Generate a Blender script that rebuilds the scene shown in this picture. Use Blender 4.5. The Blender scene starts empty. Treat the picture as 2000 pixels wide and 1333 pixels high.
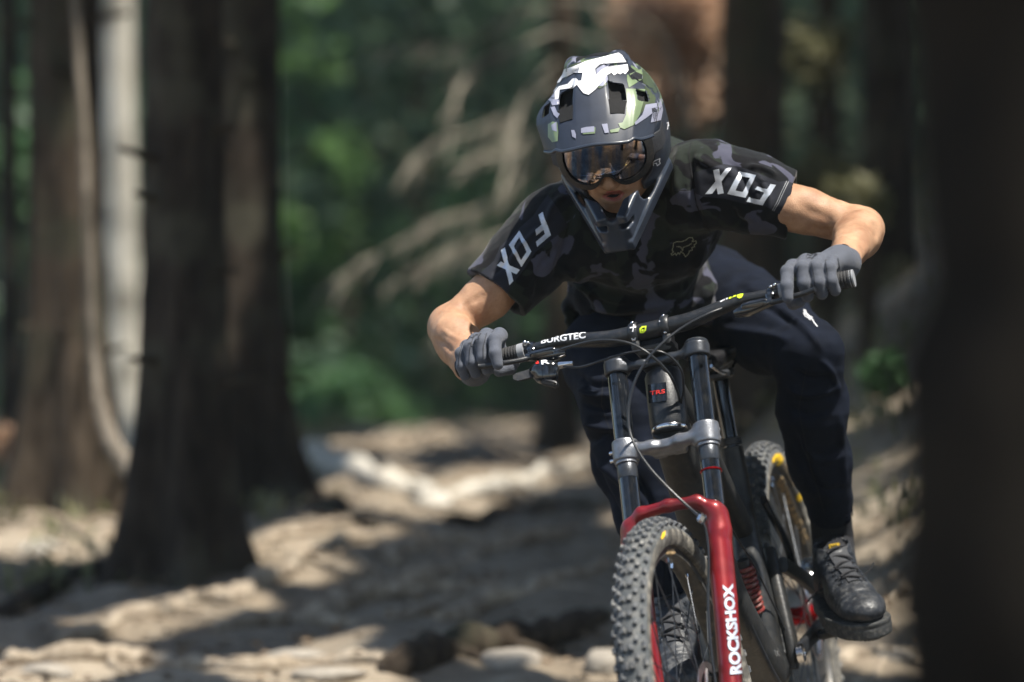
import bpy, math, random
import numpy as np
from mathutils import Vector, Matrix, noise as mnoise
from mathutils.bvhtree import BVHTree
from mathutils.geometry import tessellate_polygon
random.seed(7); rng = np.random.default_rng(7)
scene = bpy.context.scene
F = 8000.0                                     # focal length in units of a 2000 wide frame

# ------------------------------------------------------------------ camera, sky, sun, exposure
cam_data = bpy.data.cameras.new('camera')
cam_data.sensor_width = 36.0; cam_data.lens = 144.0
cam_data.clip_start = 0.1; cam_data.clip_end = 500.0
cam_data.dof.use_dof = True; cam_data.dof.focus_distance = 7.80; cam_data.dof.aperture_fstop = 2.0
cam = bpy.data.objects.new('camera', cam_data); scene.collection.objects.link(cam)
cam.location = (0, 0, 0); cam.rotation_euler = (math.pi/2, 0, 0)
scene.camera = cam
SUN = np.array([0.30, -0.24, 0.92]); SUN = SUN/np.linalg.norm(SUN)      # towards the sun
world = bpy.data.worlds.new('World'); scene.world = world; world.use_nodes = True
wn = world.node_tree.nodes; wl = world.node_tree.links
sky = wn.new('ShaderNodeTexSky'); sky.sky_type = 'NISHITA'; sky.sun_disc = False
sky.sun_elevation = math.asin(SUN[2]); sky.sun_rotation = math.atan2(SUN[0], SUN[1])
wl.new(sky.outputs[0], wn['Background'].inputs[0]); wn['Background'].inputs[1].default_value = 0.135
sd = bpy.data.lights.new('sun', 'SUN'); sd.energy = 4.6; sd.angle = math.radians(0.53); sd.color = (1.0, 0.95, 0.86)
sun = bpy.data.objects.new('sun', sd); scene.collection.objects.link(sun)
sun.rotation_euler = Vector(SUN).to_track_quat('Z', 'Y').to_euler()
scene.view_settings.view_transform = 'Standard'; scene.view_settings.look = 'None'
scene.view_settings.exposure = 1.0; scene.view_settings.gamma = 1.0
scene.view_settings.use_curve_mapping = False
scene.cycles.use_denoising = True
scene.cycles.max_bounces = 6; scene.cycles.sample_clamp_indirect = 4.0
scene.cycles.caustics_reflective = False; scene.cycles.caustics_refractive = False

# ------------------------------------------------------------------ helpers
def P(px, py, d):
    return np.array([(px-1000)/F*d, d, (666.5-py)/F*d])
def PP(rows):
    return [P(*r) for r in rows]
def unit(v):
    v = np.asarray(v, float); return v/np.linalg.norm(v)

def tag(o, label=None, cat=None, group=None, kind=None):
    if label: o['label'] = label
    if cat: o['category'] = cat
    if group: o['group'] = group
    if kind: o['kind'] = kind
    return o
ORIG = {}; WM = {}
def empty(name, loc, label, cat, group=None):
    o = bpy.data.objects.new(name, None); scene.collection.objects.link(o)
    o.location = Vector([float(a) for a in loc]); o.empty_display_size = 0.1
    ORIG[o.name] = np.array(loc, float)
    return tag(o, label, cat, group)
def mk(name, verts, faces, mat, parent=None, smooth=True, loc=None, sharp=None):
    """one mesh object; verts are world positions; children share the origin of their thing"""
    verts = np.asarray(verts, float).reshape(-1, 3)
    org = ORIG[parent.name] if parent is not None else (np.array(loc, float) if loc is not None else np.zeros(3))
    me = bpy.data.meshes.new(name)
    v = (verts-org).astype(np.float32)
    if isinstance(faces, np.ndarray):
        k = faces.shape[1]; nf = len(faces)
        me.vertices.add(len(v)); me.vertices.foreach_set('co', v.ravel())
        me.loops.add(nf*k); me.loops.foreach_set('vertex_index', faces.astype(np.int32).ravel())
        me.polygons.add(nf); me.polygons.foreach_set('loop_start', np.arange(0, nf*k, k, dtype=np.int32))
        me.polygons.foreach_set('loop_total', np.full(nf, k, dtype=np.int32))
        me.update(calc_edges=True); me.validate()
    else:
        me.from_pydata([tuple(map(float, a)) for a in v], [], [tuple(int(i) for i in f) for f in faces]); me.update()
    if smooth:
        me.polygons.foreach_set('use_smooth', [True]*len(me.polygons))
        if sharp:
            me.set_sharp_from_angle(angle=math.radians(sharp))
    me.materials.append(mat)
    o = bpy.data.objects.new(name, me); scene.collection.objects.link(o)
    if parent is not None:
        o.parent = parent; o.location = (0, 0, 0)
    else:
        o.location = Vector([float(a) for a in org])
    ORIG[o.name] = org; WM[o.name] = (verts, faces)
    return o

def frame_of(t, ref=(0, 0, 1)):
    t = unit(t); r = np.array(ref, float)
    if abs(np.dot(t, r)) > 0.95: r = np.array([1.0, 0, 0])
    a = unit(np.cross(r, t)); return a, np.cross(t, a)
def smooth_path(pts, k=8):
    """Catmull-Rom through points (any dimension)"""
    p = np.asarray(pts, float)
    if len(p) < 3:
        t = np.linspace(0, 1, k+1)[:, None]; return p[0]*(1-t)+p[-1]*t
    q = np.vstack([2*p[0]-p[1], p, 2*p[-1]-p[-2]]); out = []
    for i in range(1, len(q)-2):
        for t in np.linspace(0, 1, k, endpoint=False):
            a, b, c, d = q[i-1], q[i], q[i+1], q[i+2]
            out.append(.5*((2*b)+(-a+c)*t+(2*a-5*b+4*c-d)*t*t+(-a+3*b-3*c+d)*t**3))
    out.append(p[-1]); return np.array(out)

class MB:
    def __init__(s): s.v = []; s.f = []
    def add(s, v, f):
        o = len(s.v); s.v += [np.asarray(a, float) for a in v]; s.f += [[o+i for i in g] for g in f]; return s
    def tube(s, path, rad, n=12, ref=(0, 0, 1), caps=True, ry=None):
        path = np.asarray(path, float); m = len(path)
        rad = np.broadcast_to(np.asarray(rad, float), (m,)); ry = rad if ry is None else np.broadcast_to(np.asarray(ry, float), (m,))
        v = []; f = []; a = None
        for i in range(m):
            t = unit(path[min(i+1, m-1)]-path[max(i-1, 0)])
            if a is None: a, b = frame_of(t, ref)
            else:
                a = unit(a-np.dot(a, t)*t); b = np.cross(t, a)
            for k in range(n):
                w = 2*math.pi*k/n; v.append(path[i]+a*math.cos(w)*rad[i]+b*math.sin(w)*ry[i])
        for i in range(m-1):
            for k in range(n):
                k2 = (k+1) % n; f.append([i*n+k, i*n+k2, (i+1)*n+k2, (i+1)*n+k])
        if caps: f.append(list(range(n))[::-1]); f.append([(m-1)*n+k for k in range(n)])
        return s.add(v, f)
    def loft(s, secs, caps=True):
        n = len(secs[0]); v = [p for q in secs for p in q]; f = []
        for i in range(len(secs)-1):
            for k in range(n):
                k2 = (k+1) % n; f.append([i*n+k, i*n+k2, (i+1)*n+k2, (i+1)*n+k])
        if caps: f.append(list(range(n))[::-1]); f.append([(len(secs)-1)*n+k for k in range(n)])
        return s.add(v, f)
    def box(s, c, size, ax=None, bev=0.0):
        c = np.asarray(c, float); A = np.eye(3) if ax is None else np.array([unit(a) for a in ax])
        h = np.asarray(size, float)/2; e = min(bev, min(h)*.9)
        if e <= 0:
            v = [c+A[0]*x*h[0]+A[1]*y*h[1]+A[2]*z*h[2] for x in (-1, 1) for y in (-1, 1) for z in (-1, 1)]
            return s.add(v, [[0, 1, 3, 2], [4, 6, 7, 5], [0, 4, 5, 1], [2, 3, 7, 6], [0, 2, 6, 4], [1, 5, 7, 3]])
        secs = []
        for z, ins in ((-h[2], e), (-h[2]+e, 0), (h[2]-e, 0), (h[2], e)):
            hx, hy = h[0]-ins, h[1]-ins; q = []
            for x, y in ((hx-e, -hy), (hx, -hy+e), (hx, hy-e), (hx-e, hy), (-hx+e, hy), (-hx, hy-e), (-hx, -hy+e), (-hx+e, -hy)):
                q.append(c+A[0]*x+A[1]*y+A[2]*z)
            secs.append(q)
        return s.loft(secs)
    def lathe(s, c, axis, prof, n=24, caps=True):
        a, b = frame_of(axis); t = unit(axis); secs = []
        for h, r in prof:
            secs.append([np.asarray(c)+t*h+(a*math.cos(2*math.pi*k/n)+b*math.sin(2*math.pi*k/n))*r for k in range(n)])
        return s.loft(secs, caps)
    def ring(s, c, axis, R, r, n=48, m=10, ry=None):
        a, b = frame_of(axis); t = unit(axis); ry = ry or r; v = []; f = []
        for i in range(n):
            w = 2*math.pi*i/n; e = a*math.cos(w)+b*math.sin(w)
            for j in range(m):
                q = 2*math.pi*j/m; v.append(np.asarray(c)+e*(R+r*math.cos(q))+t*ry*math.sin(q))
        for i in range(n):
            for j in range(m):
                f.append([i*m+j, ((i+1) % n)*m+j, ((i+1) % n)*m+(j+1) % m, i*m+(j+1) % m])
        return s.add(v, f)
    def ball(s, c, r, n=12, m=8, ax=None):
        r = np.broadcast_to(np.asarray(r, float), (3,)); A = np.eye(3) if ax is None else np.array([unit(a) for a in ax]); secs = []
        for i in range(m+1):
            w = math.pi*(i+.02)/(m+.04)-math.pi/2
            secs.append([np.asarray(c)+A[0]*r[0]*math.cos(w)*math.cos(2*math.pi*k/n)+A[1]*r[1]*math.cos(w)*math.sin(2*math.pi*k/n)+A[2]*r[2]*math.sin(w) for k in range(n)])
        return s.loft(secs)
    def build(s, name, mat, parent=None, xf=None, smooth=True, sharp=40, loc=None):
        v = np.array(s.v)
        if xf is not None: v = xf(v)
        return mk(name, v, s.f, mat, parent, smooth, loc, sharp)

# ------------------------------------------------------------------ signed distance modelling
def length(a): return np.sqrt((a*a).sum(-1))
def cone(p, a, b, ra, rb):
    a = np.asarray(a, np.float32); b = np.asarray(b, np.float32); ba = b-a
    h = np.clip(((p-a)@ba)/float(ba@ba), 0, 1); return length(p-a-h[..., None]*ba)-(ra+(rb-ra)*h)
def chain(p, pts, rad, k=.01):
    d = None
    for i in range(len(pts)-1):
        e = cone(p, pts[i], pts[i+1], rad[i], rad[i+1]); d = e if d is None else smin(d, e, k)
    return d
def ell(p, c, r, A=None):
    q = p-np.asarray(c, np.float32)
    if A is not None: q = q@np.asarray(A, np.float32).T
    r = np.asarray(r, np.float32); k0 = length(q/r); k1 = length(q/(r*r))+1e-9; return k0*(k0-1)/k1
def sbox(p, c, h, rr=0.0, A=None):
    q = p-np.asarray(c, np.float32)
    if A is not None: q = q@np.asarray(A, np.float32).T
    q = np.abs(q)-(np.asarray(h, np.float32)-rr)
    return length(np.maximum(q, 0))+np.minimum(q.max(-1), 0)-rr
def smin(a, b, k):
    h = np.clip(.5+.5*(b-a)/k, 0, 1); return b+(a-b)*h-k*h*(1-h)
def smax(a, b, k): return -smin(-a, -b, k)
def plane(p, c, n): return (p-np.asarray(c, np.float32))@np.asarray(unit(n), np.float32)

def sdf_mesh(fn, lo, hi, h, B=8, proj=2):
    lo = np.asarray(lo, float); hi = np.asarray(hi, float)
    nb = np.ceil((hi-lo)/h/B).astype(int)+1; N = nb*B
    cc = [lo[a]+(np.arange(nb[a])*B+(B-1)/2)*h for a in range(3)]
    C = np.stack(np.meshgrid(*cc, indexing='ij'), -1).astype(np.float32)
    dc = fn(C.reshape(-1, 3)).reshape(nb)
    V = np.where(dc < 0, -1.0, 1.0).astype(np.float32).repeat(B, 0).repeat(B, 1).repeat(B, 2)
    act = np.argwhere(np.abs(dc) < B*h*1.35)
    off = np.stack(np.meshgrid(*[np.arange(B)]*3, indexing='ij'), -1).reshape(-1, 3)
    for s in range(0, len(act), 400):
        blk = act[s:s+400]; ijk = (blk[:, None, :]*B+off[None]).reshape(-1, 3)
        V[ijk[:, 0], ijk[:, 1], ijk[:, 2]] = fn((lo+ijk*h).astype(np.float32))
    S = V < 0
    cnt = sum(S[a:N[0]-1+a, b:N[1]-1+b, c:N[2]-1+c].astype(np.int8) for a in (0, 1) for b in (0, 1) for c in (0, 1))
    cells = np.argwhere((cnt > 0) & (cnt < 8)); idx = np.full(N, -1, np.int32)
    idx[cells[:, 0], cells[:, 1], cells[:, 2]] = np.arange(len(cells))
    acc = np.zeros((len(cells), 3)); num = np.zeros(len(cells))
    cor = [(a, b, c) for a in (0, 1) for b in (0, 1) for c in (0, 1)]
    val = {q: V[cells[:, 0]+q[0], cells[:, 1]+q[1], cells[:, 2]+q[2]] for q in cor}
    for q in cor:
        for ax in range(3):
            if q[ax] == 0:
                q2 = list(q); q2[ax] = 1; q2 = tuple(q2); a, b = val[q], val[q2]; m = (a < 0) != (b < 0)
                t = np.where(m, a/np.where(m, a-b, 1), 0); pt = np.tile(np.array(q, float), (len(cells), 1)); pt[:, ax] += t
                acc[m] += pt[m]; num[m] += 1
    v = lo+(cells+acc/np.maximum(num, 1)[:, None])*h
    faces = []
    for ax, (o1, o2) in enumerate((((1, 2)), ((2, 0)), ((0, 1)))):
        sl0 = [slice(1, N[i]-1) for i in range(3)]; sl1 = list(sl0); sl1[ax] = slice(2, N[ax])
        A_, B_ = S[tuple(sl0)], S[tuple(sl1)]; e = np.argwhere(A_ != B_)+1
        ins = A_[tuple((e-1).T)]
        def g(d1, d2):
            c = e.copy(); c[:, o1] += d1; c[:, o2] += d2; return idx[c[:, 0], c[:, 1], c[:, 2]]
        q = np.stack([g(-1, -1), g(0, -1), g(0, 0), g(-1, 0)], 1)
        q[~ins] = q[~ins][:, ::-1]; faces.append(q)
    f = np.concatenate(faces); f = f[(f >= 0).all(1)]
    for _ in range(proj):
        vf = v.astype(np.float32); d = fn(vf); e = 8e-4
        g = np.stack([fn(vf+np.eye(3, dtype=np.float32)[a]*e)-d for a in range(3)], 1)/e
        gn = np.maximum((g*g).sum(1), .05); v = v-np.clip(d/gn, -h, h)[:, None]*g*.7
    return v, f
def vnormals(v, f):
    t = np.cross(v[f[:, 2]]-v[f[:, 0]], v[f[:, 3]]-v[f[:, 1]]) if f.shape[1] == 4 else np.cross(v[f[:, 1]]-v[f[:, 0]], v[f[:, 2]]-v[f[:, 0]])
    n = np.zeros_like(v)
    for k in range(f.shape[1]): np.add.at(n, f[:, k], t)
    return n/np.maximum(length(n), 1e-12)[:, None]
def pix(v):
    v = np.asarray(v, float); return np.stack([1000+F*v[..., 0]/v[..., 1], 666.5-F*v[..., 2]/v[..., 1]], -1)
def folds(v, f, lines, face_only=True):
    """raise or sink cloth along fold lines; each line is (points as seen in the frame, width, height, [depth range])"""
    n = vnormals(v, f); q = pix(v); facing = np.clip(-n[:, 1]*1.5+.35, 0, 1) if face_only else 1.0; out = v.copy()
    for ln in lines:
        pts, w, hgt = smooth_path(ln[0], 5), ln[1], ln[2]; best = np.full(len(v), 1e9); tt = np.zeros(len(v)); L = len(pts)-1
        for i in range(L):
            a, b = pts[i], pts[i+1]; ba = b-a; t = np.clip(((q-a)@ba)/(ba@ba+1e-9), 0, 1)
            d = length(q-a-t[:, None]*ba); m = d < best; best[m] = d[m]; tt[m] = ((i+t)/L)[m]
        amp = hgt*np.exp(-(best/w)**2)*np.clip(np.sin(np.pi*np.clip(tt, .02, .98))*1.6, 0, 1)
        if len(ln) > 3: amp = amp*((v[:, 1] > ln[3][0]) & (v[:, 1] < ln[3][1]))
        out += n*(amp*facing)[:, None]
    return out
def nfield(v, scale, seed=0, oct=3):
    """cheap smooth random field from summed sines, about -1..1"""
    r = np.random.default_rng(seed); s = np.zeros(len(v)); a = 1.0; tot = 0
    for o in range(oct):
        for k in range(5):
            d = unit(r.normal(size=3)); ph = r.uniform(0, 6.28); ph2 = r.uniform(0, 6.28); d2 = unit(r.normal(size=3))
            s += a*np.sin(v@d*6.28/scale+ph+1.3*np.sin(v@d2*6.28/scale*.7+ph2))
        tot += a*5*.55; scale /= 2.0; a *= .5
    return s/tot

# ------------------------------------------------------------------ prints laid on surfaces
def bvh_of(objs):
    V = []; Fc = []; o = 0
    for ob in objs:
        v, f = WM[ob.name]; V.append(v); Fc += [[o+int(i) for i in g] for g in f]; o += len(v)
    V = np.vstack(V); return BVHTree.FromPolygons([Vector(a) for a in V], Fc)
def stroke(pts, w, closed=False):
    pts = [np.array(p, float) for p in pts]; out = []
    if closed: pts.append(pts[0])
    for a, b in zip(pts[:-1], pts[1:]):
        t = (b-a)/(np.linalg.norm(b-a)+1e-9); n = np.array([-t[1], t[0]])*w/2; a2 = a-t*w*.3; b2 = b+t*w*.3
        out.append([a2+n, b2+n, b2-n, a2-n])
    return out
def tess(polys):
    """polys: list of loops or (outer, hole, ...) tuples -> 2D verts, tris"""
    V = []; T = []
    for pl in polys:
        loops = pl if isinstance(pl, tuple) else (pl,)
        lv = [[Vector((float(a[0]), float(a[1]), 0)) for a in lp] for lp in loops]
        fl = [a for lp in lv for a in lp]; o = len(V)
        V += [(a.x, a.y) for a in fl]; T += [[o+i for i in t] for t in tessellate_polygon(lv)]
    return np.array(V), np.array(T)
_txt = {}
def text2d(s, shear=0.0, offset=0.0):
    key = (s, shear, offset)
    if key not in _txt:
        c = bpy.data.curves.new('lettering', 'FONT'); c.body = s; c.shear = shear; c.offset = offset; c.resolution_u = 3
        o = bpy.data.objects.new('lettering', c); me = o.to_mesh()
        v = np.array([tuple(a.co)[:2] for a in me.vertices]); me.calc_loop_triangles(); t = np.array([tuple(a.vertices) for a in me.loop_triangles])
        o.to_mesh_clear(); bpy.data.objects.remove(o); bpy.data.curves.remove(c)
        lo, hi = v.min(0), v.max(0); _txt[key] = ((v-lo)/(hi-lo), t)
    return _txt[key]
def quad_map(v, q):
    """unit box (origin at the text's bottom left) into a quad given as bottom-left, bottom-right, top-right, top-left"""
    q = np.array(q, float); x = v[:, :1]; y = v[:, 1:2]
    return q[0]*(1-x)*(1-y)+q[1]*x*(1-y)+q[2]*x*y+q[3]*(1-x)*y
def lay(name, V2, T, bvh, mat, parent, off=.0009, step=5.0, jump=.02, smooth=True):
    """lay a flat print on the surface that it is printed on"""
    V = np.asarray(V2, float); T = np.asarray(T)
    for _ in range(6):
        e = max(np.abs(V[T[:, i]]-V[T[:, (i+1) % 3]]).max() for i in range(3))
        if e <= step or len(T) > 30000: break
        m = [(V[T[:, i]]+V[T[:, (i+1) % 3]])/2 for i in range(3)]; n = len(V); k = len(T)
        V = np.vstack([V]+m); i0, i1, i2 = n+np.arange(k), n+k+np.arange(k), n+2*k+np.arange(k)
        T = np.vstack([np.stack([T[:, 0], i0, i2], 1), np.stack([i0, T[:, 1], i1], 1), np.stack([i2, i1, T[:, 2]], 1), np.stack([i0, i1, i2], 1)])
        key = np.round(V*50).astype(np.int64); _, first, inv = np.unique(key, axis=0, return_index=True, return_inverse=True)
        V = V[first]; T = inv.reshape(-1)[T]
    W = np.full((len(V), 3), np.nan)
    for i, (x, y) in enumerate(V):
        d = Vector(((x-1000)/F, 1, (666.5-y)/F)).normalized(); h = bvh.ray_cast(Vector((0, 0, 0)), d)
        if h[0] is not None:
            nn = h[1] if h[1].dot(d) < 0 else -h[1]; W[i] = h[0]-d*off*1.2+nn*off
    ok = ~np.isnan(W[T][:, :, 0]).any(1)
    if ok.any():
        y = W[T][:, :, 1]; ok[ok] = (y[ok].max(1)-y[ok].min(1)) < jump
    T = T[ok]
    if not len(T): print('PRINT EMPTY', name); return None
    used, inv = np.unique(T, return_inverse=True); T = inv.reshape(-1, 3)[:, ::-1]
    return mk(name, W[used], T, mat, parent, smooth)
def lay_polys(name, polys, bvh, mat, parent, **k):
    V, T = tess(polys); return lay(name, V, T, bvh, mat, parent, **k)
def lay_text(name, s, quad, bvh, mat, parent, shear=0.0, offset=0.0, **k):
    v, t = text2d(s, shear, offset); return lay(name, quad_map(v, quad), t, bvh, mat, parent, **k)
def lay_each(name, polys, bvh, m, parent, **k):
    for pl in polys: lay_polys(name, [pl], bvh, m, parent, **k)
def zoomed(pts, ox, oy, k): return [(ox+a/k, oy+b/k) for a, b in pts]

# ------------------------------------------------------------------ materials
def new_mat(name):
    m = bpy.data.materials.new(name); m.use_nodes = True; return m, m.node_tree.nodes, m.node_tree.links, m.node_tree.nodes['Principled BSDF']
def coords(n, l, scale=(1, 1, 1)):
    tc = n.new('ShaderNodeTexCoord'); mp = n.new('ShaderNodeMapping'); mp.inputs['Scale'].default_value = scale
    l.new(tc.outputs['Object'], mp.inputs[0]); return mp.outputs[0]
def mat(name, col, rough=.5, metal=0.0, var=.25, vscale=30, bump=0.0, bscale=200, coat=0.0, col2=None, sheen=0.0, spec=.5, stretch=(1, 1, 1), dust=0.0, dustcol=(.3, .25, .19), trans=0.0, sss=0.0):
    m, n, l, b = new_mat(name); c = coords(n, l, stretch)
    nz = n.new('ShaderNodeTexNoise'); nz.inputs['Scale'].default_value = vscale; nz.inputs['Detail'].default_value = 6; l.new(c, nz.inputs[0])
    mx = n.new('ShaderNodeMix'); mx.data_type = 'RGBA'
    a = col2 if col2 is not None else tuple(x*(1-var) for x in col); d = tuple(min(1, x*(1+var)) for x in col) if col2 is None else col
    mx.inputs['A'].default_value = (*a, 1); mx.inputs['B'].default_value = (*d, 1)
    rp = n.new('ShaderNodeMapRange'); rp.inputs['From Min'].default_value = .32; rp.inputs['From Max'].default_value = .68
    l.new(nz.outputs['Fac'], rp.inputs[0]); l.new(rp.outputs[0], mx.inputs['Factor']); out = mx.outputs['Result']
    if dust > 0:
        n2 = n.new('ShaderNodeTexNoise'); n2.inputs['Scale'].default_value = vscale*2.7; n2.inputs['Detail'].default_value = 8; l.new(c, n2.inputs[0])
        r2 = n.new('ShaderNodeMapRange'); r2.inputs['From Min'].default_value = .48; r2.inputs['From Max'].default_value = .72; r2.inputs['To Max'].default_value = dust
        l.new(n2.outputs['Fac'], r2.inputs[0]); m2 = n.new('ShaderNodeMix'); m2.data_type = 'RGBA'; l.new(r2.outputs[0], m2.inputs['Factor'])
        l.new(out, m2.inputs['A']); m2.inputs['B'].default_value = (*dustcol, 1); out = m2.outputs['Result']
    l.new(out, b.inputs['Base Color']); b.inputs['Roughness'].default_value = rough; b.inputs['Metallic'].default_value = metal
    b.inputs['Coat Weight'].default_value = coat; b.inputs['Coat Roughness'].default_value = .12; b.inputs['Specular IOR Level'].default_value = spec
    b.inputs['Sheen Weight'].default_value = sheen; b.inputs['Sheen Roughness'].default_value = .4
    if sss: b.inputs['Subsurface Weight'].default_value = sss; b.inputs['Subsurface Radius'].default_value = (1, .3, .15); b.inputs['Subsurface Scale'].default_value = .006
    if trans: b.inputs['Transmission Weight'].default_value = trans
    if bump > 0:
        n3 = n.new('ShaderNodeTexNoise'); n3.inputs['Scale'].default_value = bscale; n3.inputs['Detail'].default_value = 5; l.new(c, n3.inputs[0])
        bp = n.new('ShaderNodeBump'); bp.inputs['Strength'].default_value = min(1, bump); bp.inputs['Distance'].default_value = .002 if bscale > 60 else .01
        l.new(n3.outputs['Fac'], bp.inputs['Height']); l.new(bp.outputs[0], b.inputs['Normal'])
    return m
def camo(name, cols, scale, thr, rough=.8, weave=True, coat=0.0, seedoff=0.0, stretch=(1, 1, 1), spec=.5):
    """hard edged layered camouflage; cols[0] is the base, the rest lie over it where their own noise passes thr"""
    m, n, l, b = new_mat(name); c = coords(n, l, stretch); prev = None
    for i, col in enumerate(cols):
        if i == 0:
            rgb = n.new('ShaderNodeRGB'); rgb.outputs[0].default_value = (*col, 1); prev = rgb.outputs[0]; continue
        mp = n.new('ShaderNodeMapping'); mp.inputs['Location'].default_value = (3.1*i+seedoff, 1.7*i, 5.3*i); l.new(c, mp.inputs[0])
        nz = n.new('ShaderNodeTexNoise'); nz.inputs['Scale'].default_value = scale*(1+.12*i); nz.inputs['Detail'].default_value = 2.5; nz.inputs['Roughness'].default_value = .45; nz.inputs['Distortion'].default_value = .6
        l.new(mp.outputs[0], nz.inputs[0]); r = n.new('ShaderNodeMapRange'); r.inputs['From Min'].default_value = thr[i-1]; r.inputs['From Max'].default_value = thr[i-1]+.012
        l.new(nz.outputs['Fac'], r.inputs[0]); mx = n.new('ShaderNodeMix'); mx.data_type = 'RGBA'; l.new(r.outputs[0], mx.inputs['Factor'])
        l.new(prev, mx.inputs['A']); mx.inputs['B'].default_value = (*col, 1); prev = mx.outputs['Result']
    l.new(prev, b.inputs['Base Color']); b.inputs['Roughness'].default_value = rough; b.inputs['Coat Weight'].default_value = coat; b.inputs['Coat Roughness'].default_value = .2; b.inputs['Specular IOR Level'].default_value = spec
    if weave:
        w = n.new('ShaderNodeTexNoise'); w.inputs['Scale'].default_value = 900; l.new(c, w.inputs[0]); bp = n.new('ShaderNodeBump'); bp.inputs['Strength'].default_value = .4; bp.inputs['Distance'].default_value = .0008
        l.new(w.outputs['Fac'], bp.inputs['Height']); l.new(bp.outputs[0], b.inputs['Normal']); b.inputs['Sheen Weight'].default_value = .1
    return m
# ------------------------------------------------------------------ the ground
_yk = np.array([-40, 0, 5, 7.4, 8.62, 12, 14, 18, 24, 28, 34, 45, 60, 90.]); _zk = np.array([-2.6, -1.75, -1.26, -1.05, -.95, -.66, -.52, -.47, -.50, -.25, 1.2, 5.0, 11., 22.])
def zt(x, y):
    x = np.asarray(x, float); y = np.asarray(y, float); z = np.interp(y, _yk, _zk)
    cx = .25-.02*(y-8); l = np.clip(cx-x-.5, 0, 30); r = np.clip(x-cx-.62, 0, 30); far = np.clip((y-9)/6, 0, 1)
    z = z-.10*np.minimum(l, 3)*far*np.clip((26-y)/8, 0, 1)+.70*np.minimum(r, 6)*far
    b = .020*np.sin(x*3.1+y*1.3+np.sin(y*.9))+.022*np.sin(x*1.7-y*2.3)+.010*np.sin(x*7.3+y*5.1)+.008*np.sin(x*11.7-y*8.3+1.)
    w_ = np.clip((y-9)/3, 0, 1)*np.clip((26-y)/6, 0, 1); b += (.030*np.sin(5.2*x-1.5*y+1.2*np.sin(.9*y))+.018*np.sin(y*2.2+x*1.5+.8*np.sin(x*2.1)))*w_      # washed out steps in the trail
    return z+b
def G(px, py):
    """where the line of sight through a point of the frame meets the ground"""
    d = np.array([(px-1000)/F, 1, (666.5-py)/F]); y = np.arange(3, 90, .01); h = d[2]*y-zt(d[0]*y, y); i = np.argmax(h < 0)
    return np.array([d[0]*y[i], y[i], zt(d[0]*y[i], y[i])])
def grid_axis(parts): return np.concatenate([np.arange(a, b, s) for a, b, s in parts])
gx = grid_axis([(-60, -8, 2.0), (-8, -3, .25), (-3, 3, .045), (3, 8, .25), (8, 61, 2.0)]); gy = grid_axis([(-40, 4, 1.5), (4, 24, .05), (24, 50, .4), (50, 91, 2)])
X_, Y_ = np.meshgrid(gx, gy, indexing='ij'); Z_ = zt(X_, Y_)
for k in range(60):
    a = rng.uniform(0, 6.28); fr = rng.uniform(6, 40); Z_ += .028/fr*np.sin(fr*(X_*math.cos(a)+Y_*math.sin(a)*.7)+rng.uniform(0, 6.28))*((Y_ > 4) & (Y_ < 30))
ny = len(gy); ii, jj = np.meshgrid(np.arange(len(gx)-1), np.arange(ny-1), indexing='ij'); a = (ii*ny+jj).ravel()
def ground_mat():
    m, n, l, b = new_mat('forest soil'); c = coords(n, l)
    def N(s, d, r=.6, st=None):
        k = n.new('ShaderNodeTexNoise'); k.inputs['Scale'].default_value = s; k.inputs['Detail'].default_value = d; k.inputs['Roughness'].default_value = r; l.new(st or c, k.inputs[0]); return k.outputs['Fac']
    def ramp(f, stops):
        r = n.new('ShaderNodeValToRGB'); r.color_ramp.elements[0].position = stops[0][0]; r.color_ramp.elements[0].color = (*stops[0][1], 1); r.color_ramp.elements[1].position = stops[-1][0]; r.color_ramp.elements[1].color = (*stops[-1][1], 1)
        for p, q in stops[1:-1]: e = r.color_ramp.elements.new(p); e.color = (*q, 1)
        l.new(f, r.inputs[0]); return r.outputs[0]
    c1 = ramp(N(1.6, 8), [(.30, (.11, .083, .056)), (.45, (.21, .165, .115)), (.56, (.31, .25, .18)), (.7, (.45, .38, .29))])
    c2 = ramp(N(9, 8, .7), [(.30, (.10, .077, .052)), (.5, (.25, .20, .14)), (.70, (.46, .39, .29))])
    mx = n.new('ShaderNodeMix'); mx.data_type = 'RGBA'; mx.inputs['Factor'].default_value = .45; l.new(c1, mx.inputs['A']); l.new(c2, mx.inputs['B'])
    # needle litter, moss and dark humus away from the worn line
    sx = n.new('ShaderNodeSeparateXYZ'); l.new(c, sx.inputs[0]); yy = n.new('ShaderNodeMapRange'); yy.inputs['From Min'].default_value = 22; yy.inputs['From Max'].default_value = 28; l.new(sx.outputs['Y'], yy.inputs[0])
    moss = ramp(N(.9, 8), [(.35, (.025, .024, .016)), (.5, (.045, .075, .030)), (.62, (.11, .095, .05)), (.75, (.05, .09, .03))])
    m2 = n.new('ShaderNodeMix'); m2.data_type = 'RGBA'; l.new(yy.outputs[0], m2.inputs['Factor']); l.new(mx.outputs['Result'], m2.inputs['A']); l.new(moss, m2.inputs['B']); l.new(m2.outputs['Result'], b.inputs['Base Color'])
    b.inputs['Roughness'].default_value = .9; bp = n.new('ShaderNodeBump'); bp.inputs['Strength'].default_value = .8; bp.inputs['Distance'].default_value = .02; l.new(N(30, 10, .7), bp.inputs['Height']); l.new(bp.outputs[0], b.inputs['Normal']); return m
ground = mk('ground', np.stack([X_, Y_, Z_], -1).reshape(-1, 3), np.stack([a, a+ny, a+ny+1, a+1], 1), ground_mat()); tag(ground, kind='structure')

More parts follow.
